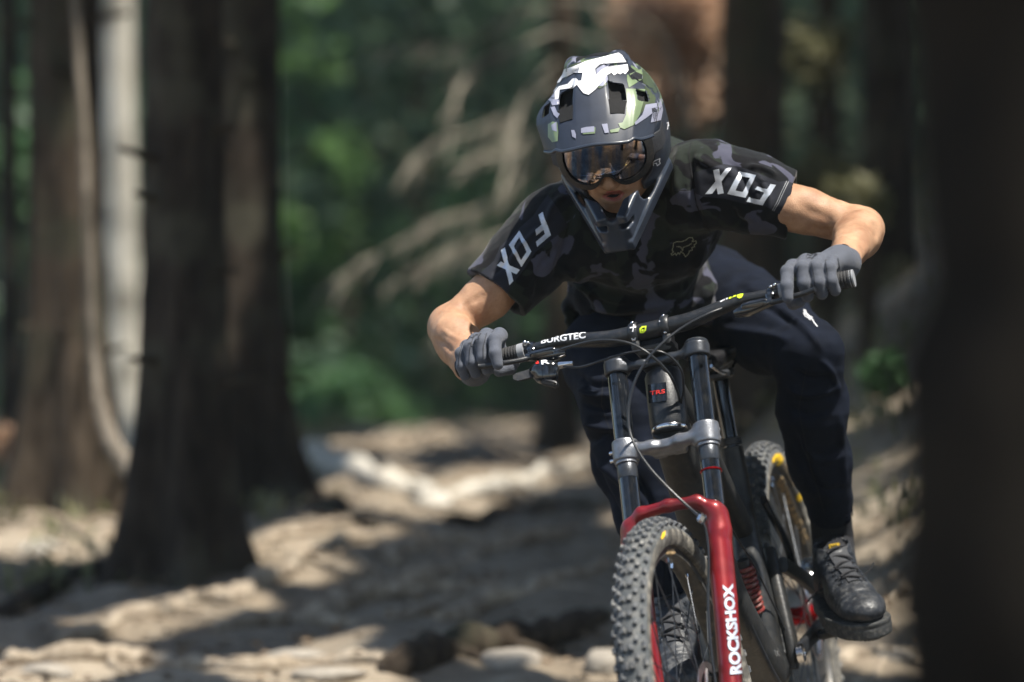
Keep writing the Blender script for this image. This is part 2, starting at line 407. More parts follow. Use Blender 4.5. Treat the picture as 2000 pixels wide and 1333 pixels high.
# ------------------------------------------------------------------ wood, roots, stones, leaves
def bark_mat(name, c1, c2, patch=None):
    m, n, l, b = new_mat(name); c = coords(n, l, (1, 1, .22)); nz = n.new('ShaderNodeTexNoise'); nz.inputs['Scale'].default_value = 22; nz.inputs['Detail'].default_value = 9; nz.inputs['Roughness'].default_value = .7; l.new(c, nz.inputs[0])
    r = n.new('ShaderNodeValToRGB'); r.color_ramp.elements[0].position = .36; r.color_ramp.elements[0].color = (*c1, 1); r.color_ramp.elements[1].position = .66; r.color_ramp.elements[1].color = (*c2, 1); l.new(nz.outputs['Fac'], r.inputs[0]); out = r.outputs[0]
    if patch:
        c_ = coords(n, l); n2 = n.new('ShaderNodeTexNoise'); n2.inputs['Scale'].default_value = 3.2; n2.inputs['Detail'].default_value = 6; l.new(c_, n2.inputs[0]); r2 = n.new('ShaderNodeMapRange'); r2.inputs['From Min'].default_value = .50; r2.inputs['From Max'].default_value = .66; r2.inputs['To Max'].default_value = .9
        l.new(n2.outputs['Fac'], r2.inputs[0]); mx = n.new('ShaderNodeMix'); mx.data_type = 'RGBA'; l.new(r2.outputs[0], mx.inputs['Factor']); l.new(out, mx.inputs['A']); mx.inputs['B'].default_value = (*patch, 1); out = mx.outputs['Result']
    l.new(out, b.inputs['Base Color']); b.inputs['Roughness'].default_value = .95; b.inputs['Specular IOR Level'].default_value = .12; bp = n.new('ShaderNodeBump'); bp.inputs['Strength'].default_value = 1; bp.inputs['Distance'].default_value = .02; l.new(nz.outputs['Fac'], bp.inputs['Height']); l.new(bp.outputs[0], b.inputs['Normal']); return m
B_dark = bark_mat('dark spruce bark', (.016, .0125, .0095), (.066, .052, .040), (.085, .080, .058))
B_mid = bark_mat('grey brown bark', (.028, .021, .015), (.105, .080, .058), (.055, .055, .036))
B_sunpatch = bark_mat('sun blotched bark', (.50, .46, .38), (.82, .78, .68), (.09, .08, .06))  # sun blotches and the shaded gaps between them put into the bark colour
B_brown = bark_mat('pale brown bark', (.09, .075, .058), (.34, .29, .23), (.05, .045, .035)); B_red = bark_mat('red brown bark', (.07, .04, .026), (.20, .12, .08))
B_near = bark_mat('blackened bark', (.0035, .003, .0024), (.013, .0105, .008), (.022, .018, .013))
B_root = bark_mat('worn root wood', (.20, .155, .11), (.56, .47, .36))
B_sunlit = bark_mat('sunlit root and stone', (.42, .38, .31), (.80, .75, .66))  # lighter copy for roots and stones in sun patches, sunlight put into the colour
B_stone = mat('worn stone', (.26, .23, .19), .85, 0, .35, 6, .9, 30)
B_dead = bark_mat('dead twig wood', (.26, .235, .19), (.50, .45, .36))
def leaf_mat(name, a, b_):
    m = mat(name, a, .6, 0, .3, 3, col2=b_); bs = m.node_tree.nodes['Principled BSDF']; nt = m.node_tree
    tr = nt.nodes.new('ShaderNodeBsdfTranslucent'); ms = nt.nodes.new('ShaderNodeMixShader'); ms.inputs[0].default_value = .35; out = nt.nodes['Material Output']
    src = bs.inputs['Base Color'].links[0].from_socket; nt.links.new(src, tr.inputs[0]); nt.links.new(bs.outputs[0], ms.inputs[1]); nt.links.new(tr.outputs[0], ms.inputs[2]); nt.links.new(ms.outputs[0], out.inputs[0]); return m
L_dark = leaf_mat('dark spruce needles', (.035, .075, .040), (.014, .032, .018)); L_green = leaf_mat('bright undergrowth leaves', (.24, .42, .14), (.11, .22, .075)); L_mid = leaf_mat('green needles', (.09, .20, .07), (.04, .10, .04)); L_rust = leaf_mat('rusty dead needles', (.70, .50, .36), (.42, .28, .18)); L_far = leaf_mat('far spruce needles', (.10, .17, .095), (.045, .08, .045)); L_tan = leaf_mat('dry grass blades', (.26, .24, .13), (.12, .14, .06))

def trunk_mesh(base, top, r0, r1, flare=.0, fl_h=.5, n=28, seed=0, lobes=5, bend=0.0, dz=.10):
    base = np.array(base, float); top = np.array(top, float); L = np.linalg.norm(top-base); m = int(L/dz)+2; r = np.random.default_rng(seed); ph = r.uniform(0, 6.28, 6); V = []; fcs = []
    th = np.linspace(0, 2*np.pi, n, endpoint=False)
    for i in range(m):
        t = i/(m-1); h = t*L; c = base+(top-base)*t+np.array([math.sin(t*3+ph[0]), math.cos(t*2.3+ph[1]), 0])*bend*t
        rad = r0+(r1-r0)*t; rad = rad*(1+.05*np.sin(3*th+ph[2]+h)+.03*np.sin(7*th+ph[3]+h*4)+.02*r.normal(size=n))
        if flare: rad = rad+flare*math.exp(-h/fl_h*2.2)*(.55+.45*np.cos(lobes*th+ph[4]))+flare*.5*math.exp(-h/fl_h*5)*np.clip(np.cos(lobes*th+ph[4]), 0, 1)
        V += [c+np.array([math.cos(a)*q, math.sin(a)*q, 0]) for a, q in zip(th, rad)]
    for i in range(m-1):
        for k in range(n): k2 = (k+1) % n; fcs.append([i*n+k, i*n+k2, (i+1)*n+k2, (i+1)*n+k])
    fcs.append([(m-1)*n+k for k in range(n)]); return np.array(V), fcs
def leaves(centers, spread, per, size, seed, flat=.6, drop=None):
    """small leaf shaped faces gathered in sprays; every face has its own tilt"""
    r = np.random.default_rng(seed); c = np.asarray(centers, float); n = len(c)*per
    sp = np.broadcast_to(np.asarray(spread, float), (3,)); P_ = np.repeat(c, per, 0)+r.normal(size=(n, 3))*sp
    if drop is not None: P_ = P_[~drop(P_)]; n = len(P_)
    a = r.normal(size=(n, 3)); a[:, 2] *= flat; a /= length(a)[:, None]; b = np.cross(a, r.normal(size=(n, 3))); b /= length(b)[:, None]; s = size*r.uniform(.6, 1.4, n)[:, None]
    V = np.stack([P_-a*s, P_+b*s*.42, P_+a*s, P_-b*s*.42], 1).reshape(-1, 3); return V, np.arange(4*n).reshape(-1, 4)

# places that the sun reaches: (point, radius); crowns leave gaps towards it here
LIT = [(P(1190, 300, 7.95), .42), (P(900, 640, 7.95), .36), (P(1650, 470, 7.85), .38), (P(1330, 720, 7.75), .34), (P(1230, 450, 8.1), .40), (P(1340, 1050, 7.4), .42), (P(1330, 1330, 7.3), .4), (P(1490, 880, 8.5), .24), (P(1620, 1150, 8.3), .30), (P(1480, 600, 8.2), .34), (P(1600, 760, 8.2), .24), (P(1040, 560, 8.1), .3), (P(1630, 1320, 8.8), .2)]
NR = len(LIT)
for px, py, r in [(700, 935, .16), (745, 960, .17), (800, 965, .16), (850, 975, .15), (690, 985, .10), (960, 955, .14), (1020, 935, .16), (1080, 915, .18), (1140, 905, .16), (80, 1065, .16), (110, 1085, .10), (530, 1075, .08), (620, 1040, .10), (690, 1035, .10), (660, 1050, .08),
                  (200, 1225, .08), (280, 1205, .09), (360, 1185, .09), (405, 1175, .07), (560, 1280, .12), (600, 1265, .10), (580, 1312, .14), (640, 1322, .12), (150, 1290, .12), (60, 1315, .12), (1180, 1300, .10), (1270, 1010, .1), (600, 1110, .07), (460, 1170, .06), (1000, 1290, .08),
                  (1740, 1180, .12), (1700, 1175, .10), (1660, 1290, .08), (1730, 1290, .10), (1620, 1120, .10), (1690, 1010, .12), (1640, 1060, .08), (950, 860, .18), (820, 850, .14), (1000, 830, .2), (880, 985, .14), (770, 990, .10), (1180, 890, .14), (1740, 1060, .10), (1690, 940, .10), (1620, 1250, .10), (1700, 1230, .07)]:
    LIT.append((G(px, py), r*1.35))
NG = len(LIT)
for px, py, d, r in [(235, 110, 20, .10), (235, 190, 20, .08), (265, 290, 20, .12), (240, 430, 20, .14), (255, 490, 20, .12), (228, 600, 20, .16), (230, 690, 20, .12), (170, 300, 14.0, .08), (172, 380, 14.0, .09), (176, 460, 14.0, .09), (180, 530, 14., .07), (190, 800, 14, .1), (230, 900, 14, .12), (270, 930, 14, .1),
                     (900, 180, 17, .16), (950, 100, 17, .14), (900, 260, 17.5, .12), (830, 310, 17.5, .12), (880, 430, 17.5, .18), (820, 460, 17.5, .14), (660, 540, 17.5, .12), (640, 560, 17.5, .1), (1100, 60, 18, .16), (1080, 30, 18, .12), (175, 240, 13.6, .1), (168, 320, 13.6, .1), (172, 400, 13.6, .1), (176, 480, 13.6, .1), (180, 560, 13.6, .1), (185, 800, 13.5, .1), (210, 870, 13.4, .1), (250, 915, 13.3, .1), (280, 940, 13.2, .1), (740, 95, 19, .12), (540, 80, 20, .16), (545, 100, 20, .12),
                     (1255, 50, 19.7, .32), (1340, 70, 19, .38), (1370, 40, 19, .3), (1330, 150, 19.2, .30), (1345, 200, 19.5, .3), (1400, 100, 18, .1), (1590, 110, 17, .12), (1650, 60, 17, .1), (1620, 360, 15, .08),
                     (610, 110, 26, .26), (585, 30, 26, .26), (670, 315, 26, .26), (590, 450, 26, .36), (620, 470, 26, .3), (690, 215, 26, .1), (640, 640, 24, .3), (700, 700, 23, .3), (620, 830, 23, .4), (700, 820, 23, .3), (1000, 720, 22, .3), (900, 780, 22, .35), (850, 720, 23, .3), (770, 600, 25, .3), (1010, 620, 22, .3), (30, 480, 22, .2), (20, 1000, 16, .2), (60, 570, 20, .1), (270, 780, 24, .3), (1730, 735, 14, .14), (20, 850, 15, .1)]:
    LIT.append((P(px, py, d), r))
def blocks_sun(x, y, r, top):
    q = np.array([a for a, _ in LIT]); R = np.array([b for _, b in LIT]); dx = x-q[:, 0]; dy = y-q[:, 1]; sh = SUN[:2]/np.linalg.norm(SUN[:2]); t = dx*sh[0]+dy*sh[1]; off = np.abs(dx*sh[1]-dy*sh[0]); h = q[:, 2]+t*SUN[2]/np.linalg.norm(SUN[:2])
    return bool(((t > .3) & (off < R+r) & (h < top)).any())
LC = np.array([a for a, _ in LIT]); LR = np.array([b+(.16 if i < NR else .05 if i < NG else .12) for i, (_, b) in enumerate(LIT)])
def in_sun(p, pad=.0):
    """true where a leaf at p would stand between the sun and a lit place"""
    out = np.zeros(len(p), bool)
    for s in range(0, len(p), 20000):
        q = p[s:s+20000, None, :]-LC[None]; t = q@SUN; d = length(q-t[..., None]*SUN); out[s:s+20000] = ((t > -.2) & (d < LR+pad)).any(1)
    return out
# ------------------------------------------------------------------ trees
TREES = []
def tree(px, py, d, wpx, label, m, flare=.1, seed=0, top=9.0, lean=(0, 0), crown=True, cm=None, cr=2.5, cn=80, ch=(3.3, 8.8), lobes=5, name='spruce_tree', z=None, fl_h=.5, group=None, r1=.55, per=42):
    x = (px-1000)/F*d; zb = zt(x, d)-.08 if z is None else z; r0 = wpx/F*d/2; base = np.array([x, d, zb]); tp = base+np.array([lean[0], lean[1], top])
    t = empty(name, base, label, 'tree', group); v, f = trunk_mesh(base, tp, r0, r0*r1, flare, fl_h, seed=seed, lobes=lobes, bend=.05); tk = mk('trunk', v, f, m, t)
    TREES.append((t, base, tp, r0))
    if crown:
        r = np.random.default_rng(seed+50); C = []
        br = MB()
        for k in range(cn):
            h = r.uniform(*ch); a = r.uniform(0, 6.28); R = cr*(1-.40*(h-ch[0])/(ch[1]-ch[0]))*r.uniform(.35, 1.0); st = base+(tp-base)*(h/top); en = st+np.array([math.cos(a)*R, math.sin(a)*R, -.18*R])
            if k % 2 == 0 and not in_sun(np.array([en, (st+en)/2])).any(): br.tube([st, (st+en)/2+[0, 0, .05], en], [.022, .014, .005], 5)
            for q in (.45, .75, 1.0): C.append(st+(en-st)*q)
        v, f = leaves(C, (.24, .24, .12), per, .065, seed+90, drop=in_sun)
        if len(v): mk('crown', v, f, cm or L_dark, t, smooth=False)
        bo = br.build('branch', m, t); tag(bo, kind='stuff')
    return t, base, tp
GT = 'spruces standing along the trail'
tree(354, 1080, 12.0, 160, 'thick dark spruce trunk with wide root flare beside the trail', B_dark, .13, 3, fl_h=.9, group=GT)
tree(478, 945, 14.0, 138, 'dark spruce trunk just behind the thick one, roots spreading to the trail', B_dark, .20, 4, fl_h=.8, group=GT)
tree(132, 1050, 14.2, 150, 'grey brown trunk nearest the left edge of the photo, lit down its side', B_mid, .14, 5, fl_h=1.0, group=GT, z=-.72)
tree(243, 950, 20.0, 66, 'slim pale trunk in full sun between the two dark trunk groups', B_sunpatch, .10, 6, crown=False, lean=(-.05, 0), group=GT, z=-.9, fl_h=.8)
tree(20, 1000, 18.0, 40, 'thin dark trunk cut by the left edge of the photo', B_dark, .05, 7, group=GT, cn=60)
tree(200, 900, 26.0, 30, 'thin far trunk seen beside the slim pale one', B_mid, .05, 8, group=GT, cn=60)
tree(548, 780, 21.0, 34, 'thin pale dead trunk tucked behind the dark spruce pair', B_sunpatch, .04, 9, crown=False, lean=(-.25, 0), group=GT)
tree(1095, 760, 18.2, 60, 'pale trunk behind the helmet with drooping dead branches', B_mid, .08, 10, crown=False, group=GT, r1=.9, lean=(-.05, 0), top=3.6)
tree(1470, 900, 16.0, 135, 'broad grey trunk standing directly behind the rider\'s shoulder', B_mid, .10, 11, group=GT)
tree(1225, 760, 22.0, 42, 'slender reddish trunk between the helmet and the broad grey trunk', B_red, .05, 12, group=GT, cn=60)
tree(1350, 760, 24.0, 40, 'slender reddish trunk in front of rusty needles', B_red, .05, 13, group=GT, cn=60)
tree(1740, 900, 17.5, 110, 'shaded dark trunk half hidden by the blurred near trunk', B_dark, .06, 14, group=GT, cn=70)
tree(1620, 850, 19.0, 50, 'grey trunk in the shade above the rider\'s forearm', B_mid, .06, 15, group=GT, cn=60)
tree(820, 790, 27.0, 52, 'far dark trunk in the shade over the open trail', B_dark, .05, 16, group=GT, cn=70)
tree(960, 780, 29.0, 46, 'far dark trunk behind the dead branches', B_dark, .05, 17, group=GT, cn=70)
tree(700, 800, 30.0, 40, 'far dark trunk above the green undergrowth', B_dark, .05, 18, group=GT, cn=70)
tree(1010, 780, 32.0, 40, 'far thin trunk just to one side of the helmet', B_mid, .05, 19, group=GT, cn=70)
# the near blurred trunk and unseen trees added to shape shade and reflections
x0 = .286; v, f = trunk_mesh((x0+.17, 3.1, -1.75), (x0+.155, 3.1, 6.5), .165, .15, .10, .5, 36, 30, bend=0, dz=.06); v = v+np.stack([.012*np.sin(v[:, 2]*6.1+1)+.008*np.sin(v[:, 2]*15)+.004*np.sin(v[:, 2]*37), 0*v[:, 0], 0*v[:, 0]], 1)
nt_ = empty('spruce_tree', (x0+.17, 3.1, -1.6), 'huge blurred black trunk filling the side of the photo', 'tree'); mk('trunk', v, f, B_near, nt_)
nb = MB(); r_ = random.Random(5)
for k in range(0):
    h = r_.uniform(3.2, 6.2)-1.6; a_ = r_.uniform(0, 6.28); R = r_.uniform(.5, 1.3); st = np.array([x0+.16, 2.75, h]); nb.tube([st, st+[math.cos(a_)*R*.5, math.sin(a_)*R*.5, .05], st+[math.cos(a_)*R, math.sin(a_)*R, -.1]], [.02, .012, .004], 5)
k = 0; jit = np.random.default_rng(31); OUTSIDE = [(-3.6, 4.0, .2), (-1.3, -5.5, .2), (3.8, -2.5, .2), (-6, -8, .25), (1.0, -8, .2), (-6.5, 14, .18), (-7.5, 6, .2),
    (2.2, 5.6, .15), (2.9, 7.6, .16), (2.4, 9.6, .15), (3.9, 5.8, .18), (4.3, 8.8, .18), (3.0, 11.6, .16), (4.5, 11.6, .18), (2.9, 13.6, .16), (4.3, 14.6, .18), (3.4, 16.6, .17), (4.9, 17.6, .18), (3.9, 19.6, .17), (5.4, 20.8, .18), (4.4, 22.6, .17), (6.2, 13.4, .2), (6.2, 9.8, .2), (6.6, 17.6, .2), (6.8, 23.5, .2), (3.2, 3.4, .18), (5.2, 3.0, .2), (5.6, 6.4, .2), (4.8, 25.6, .2)]
for (x, y, r0) in OUTSIDE:
    xb, yb = x, y
    for a in range(40):
        if not blocks_sun(x, y, r0+.05, 9.0): break
        x = xb+jit.uniform(-.3, .9)*(1 if xb > 0 else -1); y = yb+jit.uniform(-.8, .8)
    base = np.array([x, y, zt(x, y)-.05]); t = empty('spruce_tree', base, 'tall unseen spruce added outside the picture for its shade', 'tree', 'unseen spruces added for shade'); v, f = trunk_mesh(base, base+[0, 0, 10], r0, r0*.5, .1, .5, 16, 100+k, dz=.3); mk('trunk', v, f, B_dark, t)
    r = np.random.default_rng(200+k); C = []; lowest = 3.0 if y < 12 else 3.6
    for j in range(80):
        h = r.uniform(lowest, 10); a = r.uniform(0, 6.28); R = 2.5*(1-.35*(h-3)/7)*r.uniform(.15, 1)**.7
        C.append(base+[math.cos(a)*R, math.sin(a)*R, h])
    if x > 1.2 and 4 < y < 18:                       # long unseen boughs added to shade the trail
        bm = MB()
        for j in range(46):
            h = r.uniform(3.2, 6.4); st = base+[0, 0, h-.4]; en = np.array([x-r.uniform(.8, 1)*(x+.9)*r.uniform(.35, 1), y+r.uniform(-1.3, 1.3), base[2]+h])
            if j % 3 == 0 and not in_sun(np.array([en, st*.5+en*.5, st*.25+en*.75])).any(): bm.tube([st, (st+en)/2+[0, 0, .12], en], [.03, .018, .006], 5)
            C.append(en); C.append(en*.75+st*.25)
        if bm.v: tag(bm.build('branch', B_dark, t), kind='stuff')
    v, f = leaves(C, (.34, .34, .16), 70, .072, 300+k, drop=in_sun); mk('crown', v, f, L_dark, t, smooth=False); k += 1

# dead branches hanging from the pale trunk
pt = [t for t in TREES if t[0]['label'].startswith('pale trunk behind')][0][0]
r_ = random.Random(3)
DB = [([(1085, 60), (1010, 90), (940, 120), (900, 170), (885, 205)], 18), ([(1080, 160), (1000, 220), (940, 250), (880, 270), (810, 310)], 15), ([(1075, 290), (1000, 360), (930, 410), (860, 430), (790, 470), (700, 520), (620, 575)], 17), ([(1085, 20), (1020, 20), (960, 60), (870, 90), (730, 95)], 10),
      ([(1080, 230), (1010, 290), (960, 300), (900, 330)], 13), ([(1090, 330), (1040, 420), (1010, 520), (1000, 620)], 14), ([(1085, 120), (1030, 180), (1000, 260), (990, 330)], 12), ([(1080, 380), (1000, 450), (930, 470), (850, 500), (760, 560)], 10),
      ([(1090, 60), (1180, 90), (1250, 160), (1290, 240)], 12), ([(1090, 0), (1180, 10), (1290, 60), (1330, 150), (1350, 220)], 12), ([(1080, 430), (1040, 520), (960, 600), (870, 640)], 10)]
for pts, w in DB:
    q = PP([(a, b, 18.1-.5*i/len(pts)-.2) for i, (a, b) in enumerate(pts)]); m = MB(); sp = smooth_path(q, 5); m.tube(sp, np.linspace(w*.40, w*.16, len(sp))/F*18/2, 8)
    for j in range(len(sp)*2):
        i = r_.randrange(2, len(sp)); st = sp[i]; dr = unit(sp[i]-sp[i-1]); L = r_.uniform(.05, .20); e = st+np.array([r_.uniform(-.3, .1), r_.uniform(-.3, .3), r_.uniform(-.9, .2)])*L+dr*L*.5; m.tube([st, e], [.0045, .002], 4)
    m.build('dead_branch', B_dead, pt)

# slim trunk leaning beside the grey brown one, its foot sweeping out over the ground
sl = smooth_path(PP([(140, -160, 13.7), (150, 40, 13.7), (163, 250, 13.65), (172, 450, 13.6), (177, 600, 13.6), (186, 720, 13.6), (204, 820, 13.5), (238, 895, 13.4), (292, 950, 13.3)]), 8); t = empty('spruce_tree', zt and np.array([sl[-1][0]-.1, 13.5, zt(sl[-1][0], 13.5)]), 'slim pale stem whose foot sweeps sideways beside the grey brown trunk', 'tree', GT)
w_ = np.concatenate([np.linspace(.015, .021, 45), np.linspace(.022, .04, len(sl)-45)]); q = MB().tube(sl, w_, 14); mk('trunk', np.array(q.v), q.f, B_brown, t)
# broken stubs on the big trunks
rs = np.random.default_rng(12)
for (t, base, tp, r0) in TREES[:3]:
    for k in range(9):
        h = rs.uniform(.5, 2.4); a = rs.uniform(3.3, 6.1); c = base+(tp-base)*h/9; dr = np.array([math.cos(a), math.sin(a), rs.uniform(-.1, .3)]); L = rs.uniform(.05, .14)
        MB().tube([c+dr*r0*.8, c+dr*(r0+L)], [.016, .008], 7).build('branch_stub', B_mid, t)
# undergrowth and the wall of young spruce at the back
def bush(px, py, d, rpx, label, m, seed, n=26, per=55, size=.04, name='bush', cat='bush', hz=.8, group=None, spread=.10):
    c = P(px, py, d); R = rpx/F*d; r = np.random.default_rng(seed); dirs = r.normal(size=(n, 3)); dirs /= length(dirs)[:, None]; dirs *= (r.uniform(.15, 1, n)**.6)[:, None]; C = c+dirs*R*np.array([1, 1, hz])
    b0 = np.array([c[0], c[1], zt(c[0], c[1])]); t = empty(name, b0, label, cat, group); v, f = leaves(C, R*spread*2.2, per, size, seed+1); mk('foliage', v, f, m, t, smooth=False)
    st = MB()
    for k in range(6):
        e = C[k]; st.tube(smooth_path([b0+[0, 0, -.05], (b0+e)/2+np.array([.03, 0, .05]), e], 4), np.linspace(.014, .004, 9), 5)
    st.build('stem', B_mid, t); return t
GB = 'bushes behind the trail'
bush(600, 110, 26, 62, 'small bright green leafy sapling, highest of the lit ones', L_green, 400, group=GB, name='sapling', cat='sapling')
bush(585, 20, 26, 60, 'bright green leafy sapling against the top of the dark spruce', L_green, 401, group=GB, name='sapling', cat='sapling')
bush(670, 315, 26, 55, 'lit green sapling halfway down the dark wood', L_green, 402, group=GB, name='sapling', cat='sapling')
bush(600, 460, 26, 85, 'broad bright green bush beside the dark spruce', L_green, 403, group=GB, n=40)
bush(620, 830, 22.5, 85, 'low green bush at the trail edge next to the spruce roots', L_mid, 404, group=GB, n=40)
bush(720, 800, 23, 90, 'low green bush over the sunlit roots', L_mid, 405, group=GB, n=40)
bush(560, 620, 25, 70, 'green bush hugging the side of the dark trunk', L_mid, 406, group=GB)
bush(270, 780, 24, 60, 'green bush between the slim pale trunk and the thick dark one', L_green, 407, group=GB)
bush(30, 350, 22, 90, 'green bush at the picture edge beyond the thin trunk', L_mid, 408, group=GB, n=40)
bush(20, 1000, 15.5, 45, 'low green plant below the thin trunk at the edge', L_green, 409, group=GB)
bush(1735, 735, 14, 36, 'small yellow green plant on the bank beside the near trunk', L_mid, 410, group=GB)
bush(1330, 60, 19, 105, 'rusty dead spruce spray between helmet and broad trunk', L_rust, 411, n=50, group=GB, name='dead_spray', cat='dead branch')
bush(1350, 190, 19.5, 70, 'lower rusty spray of dead needles beside the broad trunk', L_rust, 412, n=30, group=GB, name='dead_spray', cat='dead branch')
bush(1270, 30, 20, 80, 'rusty needles just above and beyond the helmet', L_rust, 413, n=30, group=GB, name='dead_spray', cat='dead branch')
bush(1600, 110, 17, 60, 'dull tan spray of dry needles high over the shoulder', L_tan, 414, n=12, spread=.16, group=GB, name='dead_spray', cat='dead branch')
bush(1620, 340, 16, 50, 'tan dry spray over the rider\'s forearm', L_tan, 415, n=9, spread=.16, group=GB, name='dead_spray', cat='dead branch')
bush(1685, 390, 15, 45, 'tan dry spray beside the shaded trunk', L_tan, 416, n=8, spread=.16, group=GB, name='dead_spray', cat='dead branch')
bush(30, 870, 15, 40, 'reddish brown dead fern at the picture edge', L_rust, 417, n=16, group=GB, name='fern', cat='fern')
# the wood behind reads as one mass
r = np.random.default_rng(77); C = []
for i in range(1500):
    y = r.uniform(24, 40); x = r.uniform(-.17, .17)*y; z = zt(x, y)+r.uniform(0, 1)**1.0*5.5
    if abs((z/y)) < .12: C.append((x, y, z))
v, f = leaves(C, (.30, .3, .22), 60, .085, 78, drop=in_sun); wood = mk('far_wood', v, f, L_far, None, smooth=False); tag(wood, kind='stuff')
C = []
for i in range(260):
    y = r.uniform(23, 30); x = r.uniform(-.13, .04)*y; C.append((x, y, zt(x, y)+abs(r.normal())*1.2))
v, f = leaves(C, (.22, .2, .15), 40, .05, 79, drop=in_sun); tag(mk('undergrowth', v, f, L_mid, None, smooth=False), kind='stuff')
C = []
for i in range(500):
    y = r.uniform(12, 26); s = r.choice([-1, 1]); x = (.25-.02*(y-8))+s*r.uniform(.9, 3.0); C.append((x, y, zt(x, y)+.04))
C = np.array(C); v, f = leaves(C, (.09, .09, .035), 16, .035, 80, flat=2.5); tag(mk('dry_grass', v, f, L_tan, None, smooth=False), kind='stuff')

# ------------------------------------------------------------------ roots and stones on the trail
GR = 'tree roots crossing the trail'
def root(px_pts, r0, r1, label, seed, m=B_root, lift=.35):
    q = [G(a, b) for a, b in px_pts]; sp = smooth_path(q, 8); r = np.random.default_rng(seed); n = len(sp); sp = np.array(sp); k = np.arange(n)
    sp[:, 2] = zt(sp[:, 0], sp[:, 1])+np.linspace(r0, r1, n)*lift*.9+np.abs(np.sin(k*.33+seed))*.012-.008; sp[:, 0] += .012*np.sin(k*.7+seed)
    rad = .68*np.linspace(r0, r1, n)*(1+.20*np.sin(k*.9+seed)+.10*np.sin(k*2.3)+.16*r.normal(size=n)); rad[0] *= .6; rad[-1] *= .3
    mb = MB().tube(sp, rad, 12)
    for j in range(3):
        i = int(r.integers(n//4, n-3)); s = r.choice([-1, 1]); st = sp[i]; e = st+np.array([s*.10+.05*r.normal(), .12*r.normal(), 0]); e2 = e+np.array([s*.14, .1*r.normal(), 0]); e[2] = zt(e[0], e[1])+.008; e2[2] = zt(e2[0], e2[1])-.02
        mb.tube(smooth_path([st, e, e2], 4), np.linspace(rad[i]*.5, rad[i]*.15, 9), 8)
    o = mb.build('tree_root', m, None, sharp=None, loc=q[0]) if False else mk('tree_root', mb.v, mb.f, m, None, loc=sp[0]); tag(o, label, 'tree root', GR); return o
root([(420, 960), (520, 975), (600, 985), (680, 1010), (740, 1040)], .06, .03, 'dark root running from the spruce pair onto the trail', 1, B_dark)
root([(560, 900), (640, 920), (720, 945), (800, 968), (880, 985)], .075, .05, 'thick sunlit root ending in a bright knuckle beside the spruce pair', 2, B_sunlit)
root([(880, 975), (960, 958), (1040, 938), (1120, 915), (1190, 905)], .05, .03, 'long root in full sun behind the front fork', 3, B_sunlit)
root([(120, 1260), (220, 1225), (330, 1195), (420, 1170), (520, 1140)], .035, .03, 'reddish brown root low on the open side of the trail', 4)
root([(430, 1190), (500, 1150), (580, 1105), (660, 1065), (740, 1060), (770, 1110)], .045, .03, 'arched grey root looping back on itself in the middle of the trail', 5)
root([(600, 1210), (720, 1170), (830, 1140), (930, 1090), (1010, 1060), (1140, 1030)], .05, .035, 'long grey root climbing towards the front fork', 6)
root([(640, 1170), (700, 1165), (800, 1155), (900, 1150)], .03, .02, 'short thin root lying flat in the middle of the trail', 7)
root([(0, 1300), (150, 1290), (300, 1300), (450, 1310), (620, 1305), (760, 1300)], .042, .03, 'heavy root along the bottom edge of the photo', 8)
root([(760, 1330), (860, 1290), (960, 1270), (1080, 1250), (1190, 1210)], .07, .05, 'heavy dark root beside the front tyre', 9, B_mid)
root([(240, 1030), (180, 1070), (120, 1090), (40, 1110)], .05, .03, 'root reaching from the thick trunk to the sunlit patch', 10)
root([(880, 1030), (950, 1020), (1040, 1000), (1150, 990)], .035, .03, 'shaded root just below the long sunlit one', 11, B_mid)
root([(360, 1120), (450, 1090), (540, 1060), (640, 1030), (700, 1015)], .03, .02, 'thin spotted root below the dark spruce flare', 12)
root([(1650, 1190), (1720, 1170), (1800, 1160)], .04, .03, 'sunlit root behind the rider\'s shoe', 13)
root([(1600, 1330), (1680, 1290), (1780, 1300)], .04, .03, 'pale root beside the rear wheel', 14)
root([(0, 1210), (90, 1160), (200, 1120), (300, 1100)], .05, .04, 'dark root climbing to the thick trunk', 15, B_dark)
root([(420, 1240), (560, 1215), (680, 1225), (800, 1205), (900, 1160)], .035, .02, 'long thin grey root low on the trail, nearest the heavy bottom one', 16)
root([(760, 1095), (860, 1060), (960, 1050), (1060, 1020)], .035, .02, 'thin root in the shade halfway to the front wheel', 17)
root([(860, 1215), (960, 1180), (1060, 1150), (1180, 1100)], .04, .025, 'grey root slanting up to the front tyre', 18)
root([(620, 880), (760, 868), (900, 850), (1040, 838)], .03, .02, 'far root lying straight across the top of the trail', 19)
C = []
for i in range(1400):
    y = r_.uniform(9, 22); x = (.25-.02*(y-8))+r_.uniform(-2.0, 1.6); C.append((x, y, zt(x, y)+.004))
L_lit = mat('dead needles and twigs', (.10, .065, .038), .9, 0, .4, 9, col2=(.24, .18, .12)); v, f = leaves(C, (.10, .10, .002), 9, .016, 81, flat=.05); tag(mk('needle_litter', v, f, L_lit, None, smooth=False), kind='stuff')
GS = 'stones on the trail'
